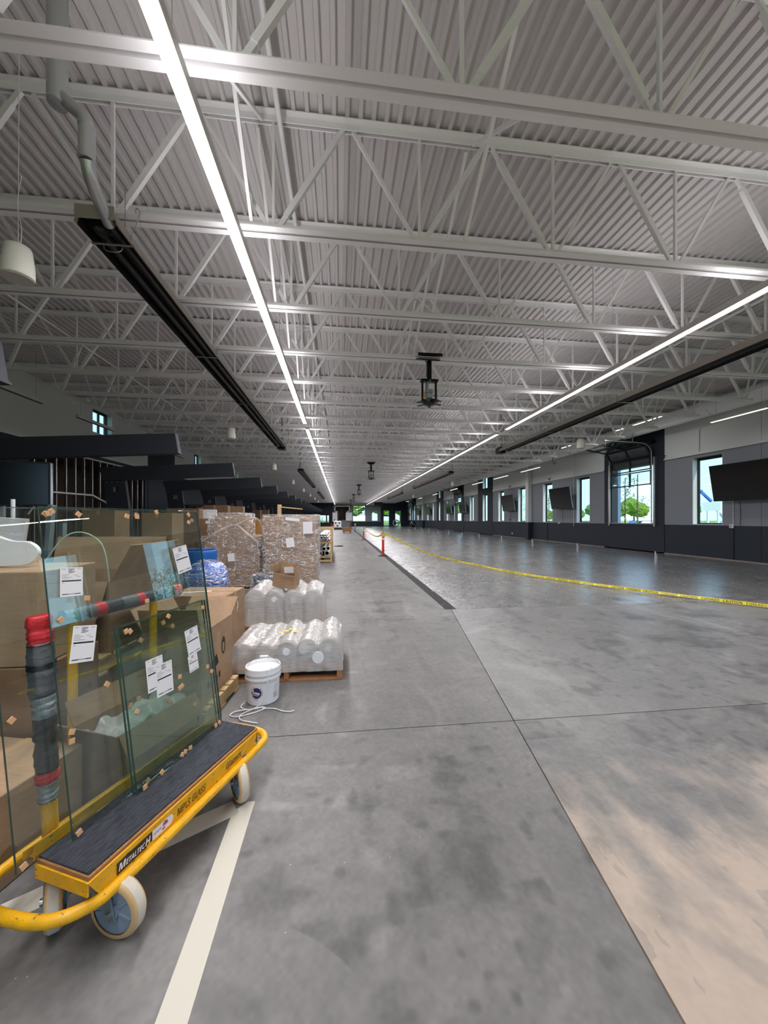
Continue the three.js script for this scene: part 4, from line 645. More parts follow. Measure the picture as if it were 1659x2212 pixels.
// goods along the aisle
{
  pallet('rough timber pallet under the front open carton beside the bucket', [-1.2, 0, 3.22], 0.5, 0.66, -0.1, M.timber);
  const a = carton('brown carton with dark printed pictures and sagging flaps, on the pallet behind the cart', [-1.22, 0.132, 3.22], 0.44, 0.56, 0.58, -0.1, { open: true, flap: 0.2, angles: [0.3, 0.9, -0.55, 0.5] });
  mesh('printed_logo', new THREE.PlaneGeometry(0.5, 0.42).rotateY(Math.PI / 2).translate(0.2245, 0.27, 0), S({ map: canvasTex(256, 220, (c, w, h) => { c.clearRect(0, 0, w, h); c.fillStyle = 'rgba(60,44,32,0.9)'; c.save(); c.translate(176, 70); c.lineWidth = 9; c.strokeStyle = 'rgba(60,44,32,0.9)'; c.beginPath(); c.ellipse(0, 0, 15, 34, 0, 0, 7); c.stroke(); c.fillRect(-9, -26, 18, 12); c.restore(); c.beginPath(); c.moveTo(36, 112); c.lineTo(110, 84); c.lineTo(128, 128); c.lineTo(48, 150); c.fill(); for (let i = 0; i < 5; i++) c.fillRect(26 + i * 26, 170 + (i % 2) * 8, 14, 26); }), transparent: true, roughness: 0.9 }), a);
  const b = carton('tall closed brown carton with white tape on top, behind the cart', [-1.6, 0, 4.68], 0.7, 0.68, 0.56, -0.14, { seamX: true }); slip(b, 0.1, 0.22, 0.05, 0, 0).geometry = new THREE.PlaneGeometry(0.34, 0.05).rotateX(-Math.PI / 2).rotateY(0.3).translate(-0.1, 0.683, 0.05); mesh('hand_hole', tube([V(0.353, 0.55, -0.05), V(0.358, 0.5, -0.06), V(0.354, 0.46, -0.045), V(0.357, 0.42, -0.06)], 0.004, 16, 5), M.paper, b);
  // pallet A: rolls under plastic
  const wrapped = (label, pos, w, d, base, hFront, n, turn, spread, hub) => {
    const t = thing('wrapped_rolls', label, 'wrapped rolls', pos, turn), r = w / n / 2 * 0.97, xs = Array.from({ length: n }, (_, i) => -w / 2 + w * (i + 0.5) / n);
    const dh = xs.map(() => rr(-0.025, 0.025)), rs = xs.map(() => r * rr(0.85, 1.0));
    xs.forEach((x, i) => { const r = rs[i], dz = rr(-0.03, 0.03), hh = base + hFront + dh[i] - r; const q = mesh('roll', [cyl(r, r, d * 0.96, 24).rotateX(Math.PI / 2).translate(x, hh, dz)], M.rollCore, t); mesh('roll_core', cyl(r * 0.38, r * 0.38, d * 0.99, 16).rotateX(Math.PI / 2).translate(x, hh, dz), M.whitePlastic, q); mesh('roll_rest', bx(r * 1.9, hh - r - base + 0.06, d * 0.9, x, (hh - r + base) / 2 + 0.02, dz), M.rollCore, t); });
    const rr0 = xs.map(() => rr(-0.03, 0.03)); const N = 84, Mz = 56, g = new THREE.PlaneGeometry(1, 1, N, Mz), p = g.attributes.position;
    const top = (x, z) => { let m = 0; xs.forEach((c, i) => { const s = c + (z / d) * rr0[i], q = rs[i] ** 2 * 1.15 - (x - s) ** 2; m = Math.max(m, (q > 0 ? Math.sqrt(q) : 0) + dh[i] + r - rs[i]); }); m = Math.max(m, r * 0.58); return base + hFront - r + m + 0.014 + 0.016 * perlin.noise(x * 9, z * 5, pos[0]) + 0.012 * perlin.noise(x * 22, z * 17, pos[2]); };
    for (let i = 0; i < p.count; i++) {
      const u = p.getX(i) + 0.5, v = p.getY(i) + 0.5, sk = 0.14, cu = Math.min(1, Math.max(0, (u - sk) / (1 - 2 * sk))), cv = Math.min(1, Math.max(0, (v - sk) / (1 - 2 * sk))), ex = Math.max(0, sk - u, u - 1 + sk) / sk, ez = Math.max(0, sk - v, v - 1 + sk) / sk, e = Math.min(1, Math.max(ex, ez));
      const x = (cu - 0.5) * (w + 0.02), z = (cv - 0.5) * (d + 0.02), h0 = top(x, z), y = h0 + (0.04 + (base - 0.04) * spread.keep - h0) * Math.pow(e, 0.9);
      const wr = 0.014 * perlin.noise(x * 14 + 3, y * 8, z * 14) + 0.01, ox = (u < sk ? -1 : u > 1 - sk ? 1 : 0) * e * ((u < 0.5 ? spread.left : spread.right) + wr), oz = (v < sk ? -1 : v > 1 - sk ? 1 : 0) * e * (spread.front + wr);
      p.setXYZ(i, x + ox, y, z + oz);
    }
    g.computeVertexNormals(); mesh('plastic_cover', uvm(g), M.poly, t);
    return t;
  };
  pallet('reddish timber pallet nearest the aisle under the plastic covered rolls behind the bucket', [-0.5, 0, 3.98], 1.06, 0.74, -0.03, M.timberRed);
  const A = wrapped('plastic covered rolls on the front pallet behind the white bucket', [-0.5, 0.002, 3.98], 1.0, 0.7, 0.13, 0.24, 5, -0.03, { left: 0.12, right: 0.015, front: 0.015, keep: 0.6 });
  mesh('end_cap', [cyl(0.055, 0.055, 0.012, 20).rotateX(Math.PI / 2).translate(0.3, 0.22, 0.372), cyl(0.05, 0.05, 0.012, 20).rotateX(Math.PI / 2).translate(0.16, 0.3, 0.34)], M.whitePlastic, A);
  mesh('yellow_print', [0, 1, 2, 3].map((i) => bx(0.03 + (i % 2) * 0.03, 0.002, 0.05, -0.12 + i * 0.05, 0.398, 0.12 - (i % 3) * 0.05).rotateY(0.2)), M.cautionPlain, A);
  pallet('second timber pallet further back under the plastic wrapped rolls', [-0.75, 0, 5.5], 1.08, 0.86, 0, M.timber);
  wrapped('taller plastic wrapped rolls on the second pallet, with a small open box on top', [-0.75, 0.002, 5.5], 1.0, 0.8, 0.13, 0.44, 4, 0, { left: 0.02, right: 0.02, front: 0.02, keep: 1 });
  const sb = carton('small open brown box with handwriting, tilted on the wrapped rolls', [-0.76, 0.615, 5.35], 0.3, 0.19, 0.24, -0.25, { open: true, flap: 0.1, angles: [null, 0.1, -0.2, 0.15] }); sb.rotation.set(0.12, -0.25, -0.12);
  mesh('handwriting', new THREE.PlaneGeometry(0.27, 0.07).translate(0, 0.14, 0.1245), S({ map: canvasTex(256, 64, (c, w, h) => { c.clearRect(0, 0, w, h); c.strokeStyle = '#3a2c22'; c.lineWidth = 1.6; for (let r = 0; r < 2; r++) { c.beginPath(); for (let x = 8; x < 244; x += 5) c.lineTo(x, 18 + r * 24 + ((x * 7 + r * 3) % 11) - 5); c.stroke(); } }), transparent: true, roughness: 0.9 }), sb); slip(sb, 0.14, 0.09, 0, 0.21, -0.05, 0, 0.2);
  // blue goods
  const bl = thing('blue_bundle', 'round blue bundle wrapped in clear film beside the wrapped cartons', 'bundle', [-2.15, 0, 6.3]);
  { const g = new THREE.SphereGeometry(0.33, 28, 20), p = g.attributes.position; for (let i = 0; i < p.count; i++) { const q = 1 + 0.12 * perlin.noise(p.getX(i) * 6, p.getY(i) * 6, p.getZ(i) * 6); p.setXYZ(i, p.getX(i) * q, p.getY(i) * q * 0.95 + 0.57, p.getZ(i) * q); } g.computeVertexNormals(); mesh('blue_sack', uvm(g), M.blueBag, bl); const f = g.clone().translate(0, -0.57, 0).scale(1.05, 1.05, 1.05).translate(0, 0.57, 0); mesh('clear_film', uvm(f), M.film, bl); mesh('stand_block', uvm(rbx(0.6, 0.3, 0.6, 0, 0.15, 0)), M.kraftDull, bl); }
  const b2 = thing('blue_drum', 'dark blue drum partly seen behind the blue bundle', 'drum', [-2.62, 0, 7.35]); mesh('drum_body', lathe([[0, 0], [0.29, 0], [0.3, 0.02], [0.29, 0.3], [0.3, 0.33], [0.29, 0.36], [0.29, 0.9], [0.3, 0.95], [0.27, 0.97], [0, 0.97]], 24), M.blue, b2); mesh('drum_lid', cyl(0.26, 0.26, 0.02, 24, 0, 0.98, 0), M.blueBag, b2);
  // stretch wrapped carton stacks
  const stack = (label, pos, w, d, rows, seams) => {
    pallet('low timber pallet under the ' + label, [pos[0], 0, pos[2]], w + 0.04, d + 0.04, 0, M.timber, 6, 0.1);
    let y = 0.102; const parts = [];
    rows.forEach(([h, ww], i) => { const t = carton(`${['bottom', 'second', 'top'][i]} carton of the ${label}`, [pos[0] - (w - ww) / 2 * 0.4, y, pos[2]], ww, h, d * (ww / w), 0, { group: 'cartons of the ' + label }); mesh('centre_seam', bx(0.012, h - 0.02, 0.002, 0, h / 2, d * (ww / w) / 2 + 0.0005), M.packTape, t); y += h + 0.002; });
    return y;
  };
  const h1 = stack('short film wrapped stack', [-2.34, 0, 8.8], 1.18, 0.8, [[0.56, 1.18], [0.5, 1.14], [0.46, 0.68]]);
  { const t = thing('stretch_film', 'clear stretch film tied around the short carton stack', 'stretch film', [-2.34, 0.06, 8.8]); mesh('film_wrap', filmShell(1.25, 1.12, 0.87, 0.02, 3), M.film, t); mesh('film_wrap', filmShell(0.86, 0.5, 0.62, 0.025, 9).translate(-0.1, 1.12, 0), M.film, t); mesh('film_rope', [tube([V(-0.62, 1.0, 0.45), V(-0.3, 1.2, 0.46), V(0.05, 1.36, 0.4), V(0.3, 1.2, 0.46), V(0.62, 0.9, 0.45)], 0.018, 40, 8), tube([V(0.05, 1.36, 0.4), V(0.5, 1.5, 0.3), V(0.6, 1.0, -0.2)], 0.014, 20, 8)], M.poly, t); slip(t, 0.14, 0.17, 0.0, 0.66, 0.475, 0, 0.1); }
  const h2 = stack('tall film wrapped stack', [-1.07, 0, 8.65], 1.1, 0.84, [[0.5, 1.1], [0.52, 1.08], [0.48, 1.1]]);
  { const t = thing('stretch_film', 'clear stretch film wound around the tall carton stack', 'stretch film', [-1.07, 0.06, 8.65]); mesh('film_wrap', filmShell(1.17, 1.58, 0.91, 0.02, 21), M.film, t); slip(t, 0.17, 0.2, 0.0, 0.98, 0.495, 0, 0.15); slip(t, 0.2, 0.26, 0.37, 1.3, 0.49, 0, 0.02); slip(t, 0.3, 0.06, 0.05, 1.48, 0.495, 0, -0.1); }
  const bk = carton('wide carton with white labels behind the short wrapped stack', [-2.95, 0, 10.0], 1.0, 1.56, 0.8, 0, { mat: M.kraftDull }); for (let i = 0; i < 4; i++) slip(bk, 0.1, 0.07, -0.3 + i * 0.22, 1.47, 0.405);
  carton('ochre coloured carton standing behind the gap between the wrapped stacks', [-2.0, 0, 9.9], 0.6, 1.54, 0.6, 0, { mat: M.kraftOchre });
  { const t = thing('film_wrapped_pail', 'grey pail wrapped in crinkled film in front of the tall stack', 'pail', [-1.4, 0, 7.2]); mesh('pail', lathe([[0, 0], [0.19, 0], [0.215, 0.44], [0.225, 0.45], [0.225, 0.5], [0.2, 0.5], [0.18, 0.12], [0, 0.12]], 24), S({ color: 0x5d6a78, roughness: 0.5 }), t); mesh('film_wrap', filmShell(0.44, 0.5, 0.44, 0.03, 31), M.film, t); }
  { const t = thing('timber_offcut', 'pale timber post and board sticking up behind the tall wrapped stack', 'timber', [-1.65, 0, 10.4]); mesh('timber_post', uvm(rbx(0.09, 1.94, 0.14, 0, 0.97, 0, 0.004)), M.timber, t); mesh('timber_board', uvm(bar(V(0, 1.88, 0.02), V(0.62, 1.82, 0.1), 0.1, 0.03)), M.timber, t); }
  // pipe rack
  const pk = thing('pipe_rack', 'timber rack on the aisle past the wrapped stacks, holding white pipes', 'rack', [-0.6, 0, 14.3]);
  for (const x of [-0.28, 0.28]) for (const z of [-0.9, 0.95]) mesh('upright', uvm(rbx(0.06, 1.24, 0.06, x, 0.62, z, 0.004)), M.timber, pk);
  for (const y of [0.06, 0.2, 0.72, 1.2]) for (const z of [-0.9, 0.98]) mesh('cross_rail', uvm(rbx(0.62, 0.07, 0.03, 0, y, z, 0.004)), M.timber, pk);
  for (const y of [0.2, 0.72]) mesh('shelf_board', uvm(rbx(0.56, 0.02, 1.9, 0, y + 0.03, 0.02, 0.004)), M.timber, pk);
  const pipe = (r, th, L) => merge([new THREE.CylinderGeometry(r, r, L, 24, 1, true).rotateX(Math.PI / 2), new THREE.CylinderGeometry(r - th, r - th, L, 24, 1, true).rotateX(Math.PI / 2), new THREE.RingGeometry(r - th, r, 24).translate(0, 0, L / 2), new THREE.RingGeometry(r - th, r, 24).rotateY(Math.PI).translate(0, 0, -L / 2)]);
  [[-0.12, 0.345, 0.09, 'big'], [0.13, 0.345, 0.085, 'big'], [0.02, 0.5, 0.075, 'big'], [0.17, 0.52, 0.07, 'big'], [-0.17, 0.52, 0.07, 'big']].forEach(([x, y, r], i) => tag(mesh('white_pipe', pipe(r, 0.012, 5.0).translate(-0.6 + x, y - 0.01, -15.7), M.pvc), `wide white pipe end on the lower shelf of the rack, ${['bottom left', 'bottom right', 'top middle', 'top right', 'top left'][i]}`, 'pipe', 'wide pipes in the rack'));
  let k = 0; for (let row = 0; row < 3; row++) for (let i = 0; i < 5 - row; i++) { const r = 0.046 - (k % 3) * 0.007; tag(mesh('white_pipe', pipe(r, 0.008, 5.0).translate(-0.6 - 0.2 + i * 0.098 + row * 0.049, 0.762 + 0.044 + row * 0.084, -15.72 + (k % 4) * 0.02), M.pvc), 'narrow white pipe end bundled on the upper shelf of the rack', 'pipe', 'narrow pipes in the rack'); k++; }
  { const t = thing('timber_scrap', 'dark timber scraps lying on the floor just past the pipe rack', 'timber', [-0.1, 0, 21]); mesh('plank', uvm(rbx(0.5, 0.04, 0.12, 0, 0.02, 0).rotateY(0.3)), M.brown, t); mesh('plank', uvm(rbx(0.35, 0.03, 0.1, 0.1, 0.058, 0).rotateY(-0.4)), M.timberRed, t); }
}
// ---------------------------------------------------------------- bucket and strap
{
  const t = thing('bucket', 'white plastic pail with wire handle and printed label on the floor by the front pallet', 'bucket', [-0.66, 0, 3.29]);
  mesh('pail_body', lathe([[0, 0.002], [0.128, 0.002], [0.131, 0.008], [0.138, 0.2], [0.148, 0.202], [0.149, 0.222], [0.141, 0.226], [0.141, 0.24], [0.149, 0.244], [0.149, 0.26], [0.144, 0.264], [0.146, 0.292], [0.142, 0.3], [0.137, 0.298], [0.136, 0.27], [0, 0.27]], 44), M.whitePlastic, t);
  mesh('spout_hole', [new THREE.TorusGeometry(0.018, 0.004, 8, 18).rotateX(Math.PI / 2).translate(0.08, 0.273, 0.05)], M.whitePlastic, t); mesh('spout_shade', cyl(0.016, 0.016, 0.003, 16, 0.08, 0.273, 0.05), S({ color: 0x6a645c, roughness: 0.6 }), t);  // grey disc painted to stand for the shaded inside of the spout hole
  const pts = []; for (let i = 0; i <= 16; i++) { const a = Math.PI * i / 16; pts.push(V(0.148 * Math.cos(a), 0.235 + 0.13 * Math.sin(a) * 0.9, 0.06 * Math.sin(a) * -0.7)); } const hd = mesh('wire_handle', tube(pts, 0.0022, 40, 6), M.steel, t); mesh('grip', rod(V(-0.035, 0.352, -0.042), V(0.035, 0.352, -0.042), 0.009, 12), M.whitePlastic, hd);
  const lab = canvasTex(512, 384, (c, w, h) => { c.clearRect(0, 0, w, h); const x = 190, y = 196; c.strokeStyle = '#3b4a78'; c.lineWidth = 8; c.beginPath(); c.arc(x, y, 160, -0.9, 0.5); c.stroke(); c.beginPath(); c.arc(x, y, 160, 1.3, 4.4); c.stroke(); c.fillStyle = '#232b66'; c.beginPath(); c.arc(x, y, 132, 0, 7); c.fill(); c.transform(1, 0.16, -0.2, 1, 30, -34); c.lineCap = 'round'; const script = (col, wd, dx, dy) => { c.strokeStyle = col; c.lineWidth = wd; c.beginPath(); c.moveTo(52 + dx, 200 + dy); c.bezierCurveTo(70 + dx, 130 + dy, 120 + dx, 130 + dy, 100 + dx, 180 + dy); c.bezierCurveTo(90 + dx, 215 + dy, 140 + dx, 215 + dy, 150 + dx, 180 + dy); c.lineTo(146 + dx, 214 + dy); c.moveTo(182 + dx, 182 + dy); c.lineTo(176 + dx, 216 + dy); c.moveTo(182 + dx, 196 + dy); c.quadraticCurveTo(206 + dx, 166 + dy, 206 + dx, 214 + dy); c.moveTo(262 + dx, 188 + dy); c.quadraticCurveTo(226 + dx, 180 + dy, 232 + dx, 212 + dy); c.quadraticCurveTo(250 + dx, 226 + dy, 284 + dx, 206 + dy); c.stroke(); }; script('#7a3a34', 30, 5, 8); script('#f3dcc2', 24, 0, 0); c.fillStyle = '#cfcfe2'; for (let i = 0; i < 7; i++) c.fillRect(84 + i * 27, 240, 20, 22); c.setTransform(1, 0, 0, 1, 0, 0); });
  const patch = (a, len, y, hh, tx, n) => mesh(n, new THREE.CylinderGeometry(0.1385, 0.1365, hh, 20, 1, true, a, len).translate(0, y, 0), S({ map: tx, transparent: true, roughness: 0.35 }), t);
  patch(-0.62, 1.15, 0.112, 0.13, lab, 'printed_label');
  patch(0.78, 0.5, 0.12, 0.15, canvasTex(200, 300, (c, w, h) => { c.clearRect(0, 0, w, h); c.strokeStyle = '#6b6d78'; c.fillStyle = '#6b6d78'; c.lineWidth = 4; c.beginPath(); c.moveTo(40, 30); c.lineTo(120, 10); c.lineTo(150, 70); c.lineTo(60, 90); c.stroke(); c.beginPath(); c.arc(100, 145, 48, 0, 7); c.stroke(); c.beginPath(); c.moveTo(70, 115); c.lineTo(132, 178); c.stroke(); for (let i = 0; i < 8; i++) c.fillRect(24, 206 + i * 11, 140 - (i % 3) * 18, 4); }), 'warning_print');
  const st = [[-0.8, 3.21], [-0.81, 3.16], [-0.78, 3.12], [-0.7, 3.105], [-0.63, 3.14]], s2 = [[-0.7, 3.11], [-0.83, 3.08], [-0.86, 3.03], [-0.8, 3.0], [-0.7, 3.04], [-0.63, 3.09], [-0.61, 3.12], [-0.66, 3.13], [-0.73, 3.08], [-0.78, 3.02], [-0.76, 2.95], [-0.68, 2.91], [-0.62, 2.89]], s3 = [[-0.64, 3.14], [-0.62, 3.11], [-0.54, 3.1], [-0.46, 3.05], [-0.4, 3.035], [-0.37, 3.045]];
  const s = thing('plastic_strap', 'loose loops of flat white strapping on the floor in front of the bucket', 'strap', [0, 0, 0]);
  [st, s2, s3].forEach((q) => { const g = tube(q.map(([R, F]) => P(R, 0.006 + 0.004 * Math.abs(Math.sin(R * 40)), F)), 0.0045, 80, 6); mesh('strap_length', g, M.whitePlastic, s); });
  mesh('white_cord', tube([V(0.06, 0.3, 0.135), V(0.07, 0.22, 0.15), V(0.04, 0.12, 0.16), V(0.01, 0.04, 0.165), V(-0.05, 0.01, 0.2)], 0.003, 30, 6), M.whitePlastic, t);
}

// ---------------------------------------------------------------- left side: row of black overhead frames
{
  const t = thing('bay_frame', 'black overhead bay frame nearest the camera, at the left edge', 'bay frame', [0, 0, 4.05], 0, 'row of black overhead bay frames on the left');
  mesh('beam', poly([[-7.1, 2.72], [-3.3, 2.92], [-3.36, 3.3], [-7.22, 3.1]], 0.14, 0.006).translate(0, 0, -0.07), M.bayDark, t);
  mesh('bottom_flange', bar(V(-7.12, 2.71, 0), V(-3.29, 2.912, 0), 0.2, 0.03), M.bayDark, t);
  { const s = new THREE.Shape([[-7.1, 2.74], [-6.5, 2.77], [-6.15, 0.0], [-6.75, 0.0]].map((p) => new THREE.Vector2(...p))); s.holes.push(new THREE.Path([[-6.82, 2.37], [-6.82, 2.53], [-6.66, 2.53], [-6.66, 2.37]].map((p) => new THREE.Vector2(...p)))); mesh('post', new THREE.ExtrudeGeometry(s, { depth: 0.12, bevelEnabled: false }).translate(0, 0, -0.06), M.bayDark, t); }
  mesh('bolts', [0, 1, 2, 3].map((i) => cyl(0.022, 0.022, 0.02, 8).rotateX(Math.PI / 2).translate(-7.0 + i * 0.15, 2.66, 0.075)), M.steel, t);
  mesh('foot_plate', bx(0.9, 0.02, 0.4, -6.45, 0.01, 0), M.bayDark, t);
  for (let k = 1; k < 17; k++) copy(t, k < 10 ? `black overhead bay frame, ${nth[k]} in the row from the camera` : 'black overhead bay frame in the distant end of the row', [0, 0, 4.05 + k * 4.05]);
}
{ // television on its own mast, left edge, seen above the glass
  const t = thing('stand_television', 'black television facing right at the left edge, lower left of the nearest beam', 'television', [-5.2, 0, 6.3], 0.3);
  mesh('tv_body', rbx(1.3, 0.7, 0.06, 0, 2.1, 0, 0.012), M.black, t); mesh('tv_screen', bx(1.24, 0.64, 0.004, 0, 2.1, 0.033), M.screen, t); mesh('tv_side', rbx(0.014, 0.68, 0.066, 0.655, 2.1, 0, 0.003), M.steel, t); mesh('mast', rbx(0.12, 2.1, 0.08, 0, 1.05, -0.08), M.zinc, t); mesh('foot', rbx(0.9, 0.04, 0.6, 0, 0.02, -0.05), M.zinc, t);
}
for (const [R, F, l] of [[-4.11, 5.2, 'blue protective sleeve on a white post seen through the glass at the far left']]) {
  const t = thing('sleeved_post', l, 'post', [R, 0, F]); mesh('post', cyl(0.022, 0.022, 1.8, 14, 0, 0.9, 0), M.whitePlastic, t); mesh('sleeve', lathe([[0, 0], [0.075, 0], [0.075, 1.49], [0.06, 1.51], [0, 1.51]], 18), M.blue, t); for (const y of [1.36, 1.1]) mesh('white_band', cyl(0.0765, 0.0765, 0.02, 18, 0, y, 0), M.whitePlastic, t);
}
{ // steel lockers, wall panels and machines in the left bays
  const t = thing('grey_stand', 'pale grey upright stand behind the glass, leaning frame of two legs', 'stand', [-3.92, 0, 5.5], 0);
  mesh('leg', bar(V(-0.08, 0, 0), V(0.05, 1.74, 0), 0.08, 0.05), M.zinc, t); mesh('leg', bar(V(0.2, 0, 0.1), V(0.22, 1.5, 0.05), 0.07, 0.05), M.zinc, t); mesh('cross_piece', bar(V(-0.02, 0.7, 0), V(0.22, 0.7, 0.08), 0.05, 0.05), M.zinc, t);
  for (const [R, F, s, l] of [[-5.6, 14.4, 1, 'black batting machine with white panels behind the second beam'], [-6.5, 18.6, 0.9, 'black batting machine behind the third beam'], [-6.2, 22.6, 0.95, 'black batting machine behind the fourth beam']]) {
    const m = thing('pitching_machine', l, 'machine', [R, 0, F], 0.3, 'black machines in the left bays');
    mesh('tripod', [bar(V(0, 1.0, 0), V(-0.5, 0, 0.4), 0.06), bar(V(0, 1.0, 0), V(0.5, 0, 0.4), 0.06), bar(V(0, 1.0, 0), V(0, 0, -0.5), 0.06)], M.blackMetal, m);
    mesh('wheel', new THREE.TorusGeometry(0.26, 0.09, 10, 20).translate(0.2, 1.75, 0), M.black, m); mesh('wheel', new THREE.TorusGeometry(0.26, 0.09, 10, 20).translate(0.2, 1.15, 0), M.black, m);
    mesh('head_frame', [rbx(0.9, 0.06, 0.2, 0.1, 2.05, 0), rbx(0.06, 1.0, 0.2, -0.3, 1.55, 0), rbx(0.3, 0.3, 0.25, -0.45, 1.6, 0)], M.blackMetal, m);
    mesh('control_box', rbx(0.5, 0.4, 0.22, 0.75, 1.7, 0.1, 0.03), M.whitePlastic, m); mesh('white_guard', poly([[0, 0], [0.7, 0], [0.6, 0.5], [0.2, 0.7], [0, 0.5]], 0.05, 0.01).translate(-1.1, 0.9, 0), M.cream, m);
  }
  [[-5.2, 13.2, 1.9, 1.0, M.kraftDull, 'tall dull cardboard carton standing behind the second beam post'], [-5.0, 15.7, 2.1, 1.0, M.kraftDull, 'tall dull cardboard carton standing behind the third beam post'], [-5.4, 19.9, 2.2, 0.9, M.kraft, 'tall brown carton standing beneath the fourth beam'], [-4.9, 23.9, 2.1, 0.9, M.brown, 'tall dark brown panel standing beneath the fifth beam']].forEach(([R, F, h, w, m, l]) => { const c = thing('tall_carton', l, 'carton', [R, 0, F], 0.1, 'tall cartons in the left bays'); mesh('carton_body', uvm(rbx(w, h, 0.5, 0, h / 2, 0, 0.01)), m, c); mesh('packing_tape', bx(0.06, h, 0.506, 0, h / 2, 0), M.packTape, c); });
}
// ---------------------------------------------------------------- far end of the hall
{
  const t = thing('brown_cart', 'dark brown slatted trolley with a tall back standing on the far left floor', 'trolley', [0.75, 0, 41]);
  mesh('bed', rbx(0.95, 0.5, 0.7, 0, 0.42, 0, 0.02), M.brown, t); mesh('back_rest', rbx(0.2, 0.55, 0.7, 0.36, 0.9, 0, 0.02), M.brown, t); for (const x of [-0.36, 0.36]) for (const z of [-0.26, 0.26]) mesh('caster', cyl(0.07, 0.07, 0.05, 12).rotateX(Math.PI / 2).translate(x, 0.07, z), M.black, t); mesh('front_slat', [0, 1, 2].map((i) => bx(0.9, 0.1, 0.02, 0, 0.27 + i * 0.15, 0.36)), M.timberRed, t);
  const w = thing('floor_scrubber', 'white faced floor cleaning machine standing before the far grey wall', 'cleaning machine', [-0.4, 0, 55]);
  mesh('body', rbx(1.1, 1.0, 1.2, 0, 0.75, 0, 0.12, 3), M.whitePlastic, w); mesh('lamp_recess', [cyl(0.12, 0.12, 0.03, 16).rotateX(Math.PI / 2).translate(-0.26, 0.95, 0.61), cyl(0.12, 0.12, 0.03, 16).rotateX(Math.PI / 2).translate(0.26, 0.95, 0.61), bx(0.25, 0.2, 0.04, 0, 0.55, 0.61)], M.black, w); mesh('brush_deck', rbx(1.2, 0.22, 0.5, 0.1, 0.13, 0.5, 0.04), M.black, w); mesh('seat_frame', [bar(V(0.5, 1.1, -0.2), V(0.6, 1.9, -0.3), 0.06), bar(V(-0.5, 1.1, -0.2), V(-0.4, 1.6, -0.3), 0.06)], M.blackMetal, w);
  const d = thing('display_wall', 'white rimmed opening with two white boards on the far grey wall', 'display', [0.4, 0, 77.9]);
  mesh('rim', [rbx(3.2, 0.2, 0.3, 0, 4.2, 0.1), rbx(0.2, 1.0, 0.3, -1.5, 3.75, 0.1), rbx(0.2, 1.0, 0.3, 1.5, 3.75, 0.1)], M.whitePlastic, d); mesh('mullion', [bx(0.08, 1.4, 0.1, 0, 3.4, 0.12), bar(V(0.5, 2.7, 0.1), V(0.8, 3.6, 0.1), 0.07)], M.brown, d); mesh('white_board', rbx(1.0, 1.9, 0.06, -1.5, 1.95, 0.4), M.whitePlastic, d); mesh('white_board', rbx(1.3, 1.7, 0.06, 1.4, 2.05, 0.4), M.whitePlastic, d); mesh('board_frame', rbx(1.5, 2.1, 0.05, -1.4, 1.95, 0.34), M.black, d); mesh('spot_lamp', [cyl(0.18, 0.25, 0.3, 14, -1.2, 3.05, 0.4), cyl(0.18, 0.25, 0.3, 14, 1.2, 3.05, 0.4)], M.whitePlastic, d);
  [[-3.1, 74, 'dark exercise machines standing in front of the far left window'], [-4.3, 73, 'dark bicycle like machine at the left of the far window']].forEach(([R, F, l]) => { const m = thing('exercise_machine', l, 'machine', [R, 0, F]); mesh('frame', [bar(V(-0.7, 0, 0), V(-0.4, 1.9, 0), 0.1), bar(V(0.7, 0, 0), V(0.45, 1.6, 0), 0.1), bar(V(-0.6, 0.7, 0), V(0.6, 0.7, 0), 0.1), bar(V(-0.4, 1.4, 0), V(0.2, 0.8, 0), 0.08)], M.blackMetal, m); mesh('flywheel', new THREE.TorusGeometry(0.35, 0.06, 8, 20).translate(0.1, 0.5, 0.1), M.black, m); mesh('handle', bar(V(-0.6, 1.8, 0.1), V(-0.1, 1.95, 0.1), 0.07), M.zinc, m); });
  [[-1.5, 66], [-1.2, 66.5]].forEach(([R, F], i) => { const c = thing('traffic_cone', ['small red cone left of the pair on the far floor', 'small red cone right of the pair on the far floor'][i], 'cone', [R, 0, F], 0, 'red cones on the far floor'); mesh('cone', cyl(0.2, 0.04, 0.7, 14, 0, 0.37, 0), M.red, c); mesh('base', bx(0.45, 0.03, 0.45, 0, 0.015, 0), M.red, c); });
  const u = thing('unit_heater', 'dark box unit heater hung from the ceiling before the far wall', 'unit heater', [7.6, 4.1, 74]); mesh('casing', rbx(1.7, 1.1, 0.8, 0, 0.55, 0), M.ductDark, u); mesh('louver', [0, 1, 2, 3, 4].map((i) => bx(1.45, 0.04, 0.06, 0, 0.2 + i * 0.17, 0.42)), M.black, u); mesh('hanger', [rod(V(-0.6, 1.1, 0), V(-0.6, 2.1, 0), 0.02), rod(V(0.6, 1.1, 0), V(0.6, 2.1, 0), 0.02), bar(V(-0.8, 0.6, 0), V(-1.9, 1.6, 0), 0.06)], M.blackMetal, u);
  const fa = thing('drum_fan', 'black drum floor fan tilted upwards near the far right wall', 'fan', [11.6, 0, 58], 0.5); mesh('drum', cyl(0.5, 0.5, 0.55, 24, 0, 0, 0).rotateX(0.9).translate(0, 0.75, 0), M.black, fa); mesh('grille_ring', new THREE.TorusGeometry(0.5, 0.04, 8, 28).rotateX(Math.PI / 2 + 0.9).translate(0, 0.92, 0.22), M.zinc, fa); mesh('stand', [bar(V(-0.5, 0, 0.3), V(-0.5, 0.75, 0), 0.05), bar(V(0.5, 0, 0.3), V(0.5, 0.75, 0), 0.05), bar(V(-0.5, 0.03, -0.4), V(-0.5, 0.03, 0.4), 0.05), bar(V(0.5, 0.03, -0.4), V(0.5, 0.03, 0.4), 0.05)], M.blackMetal, fa);
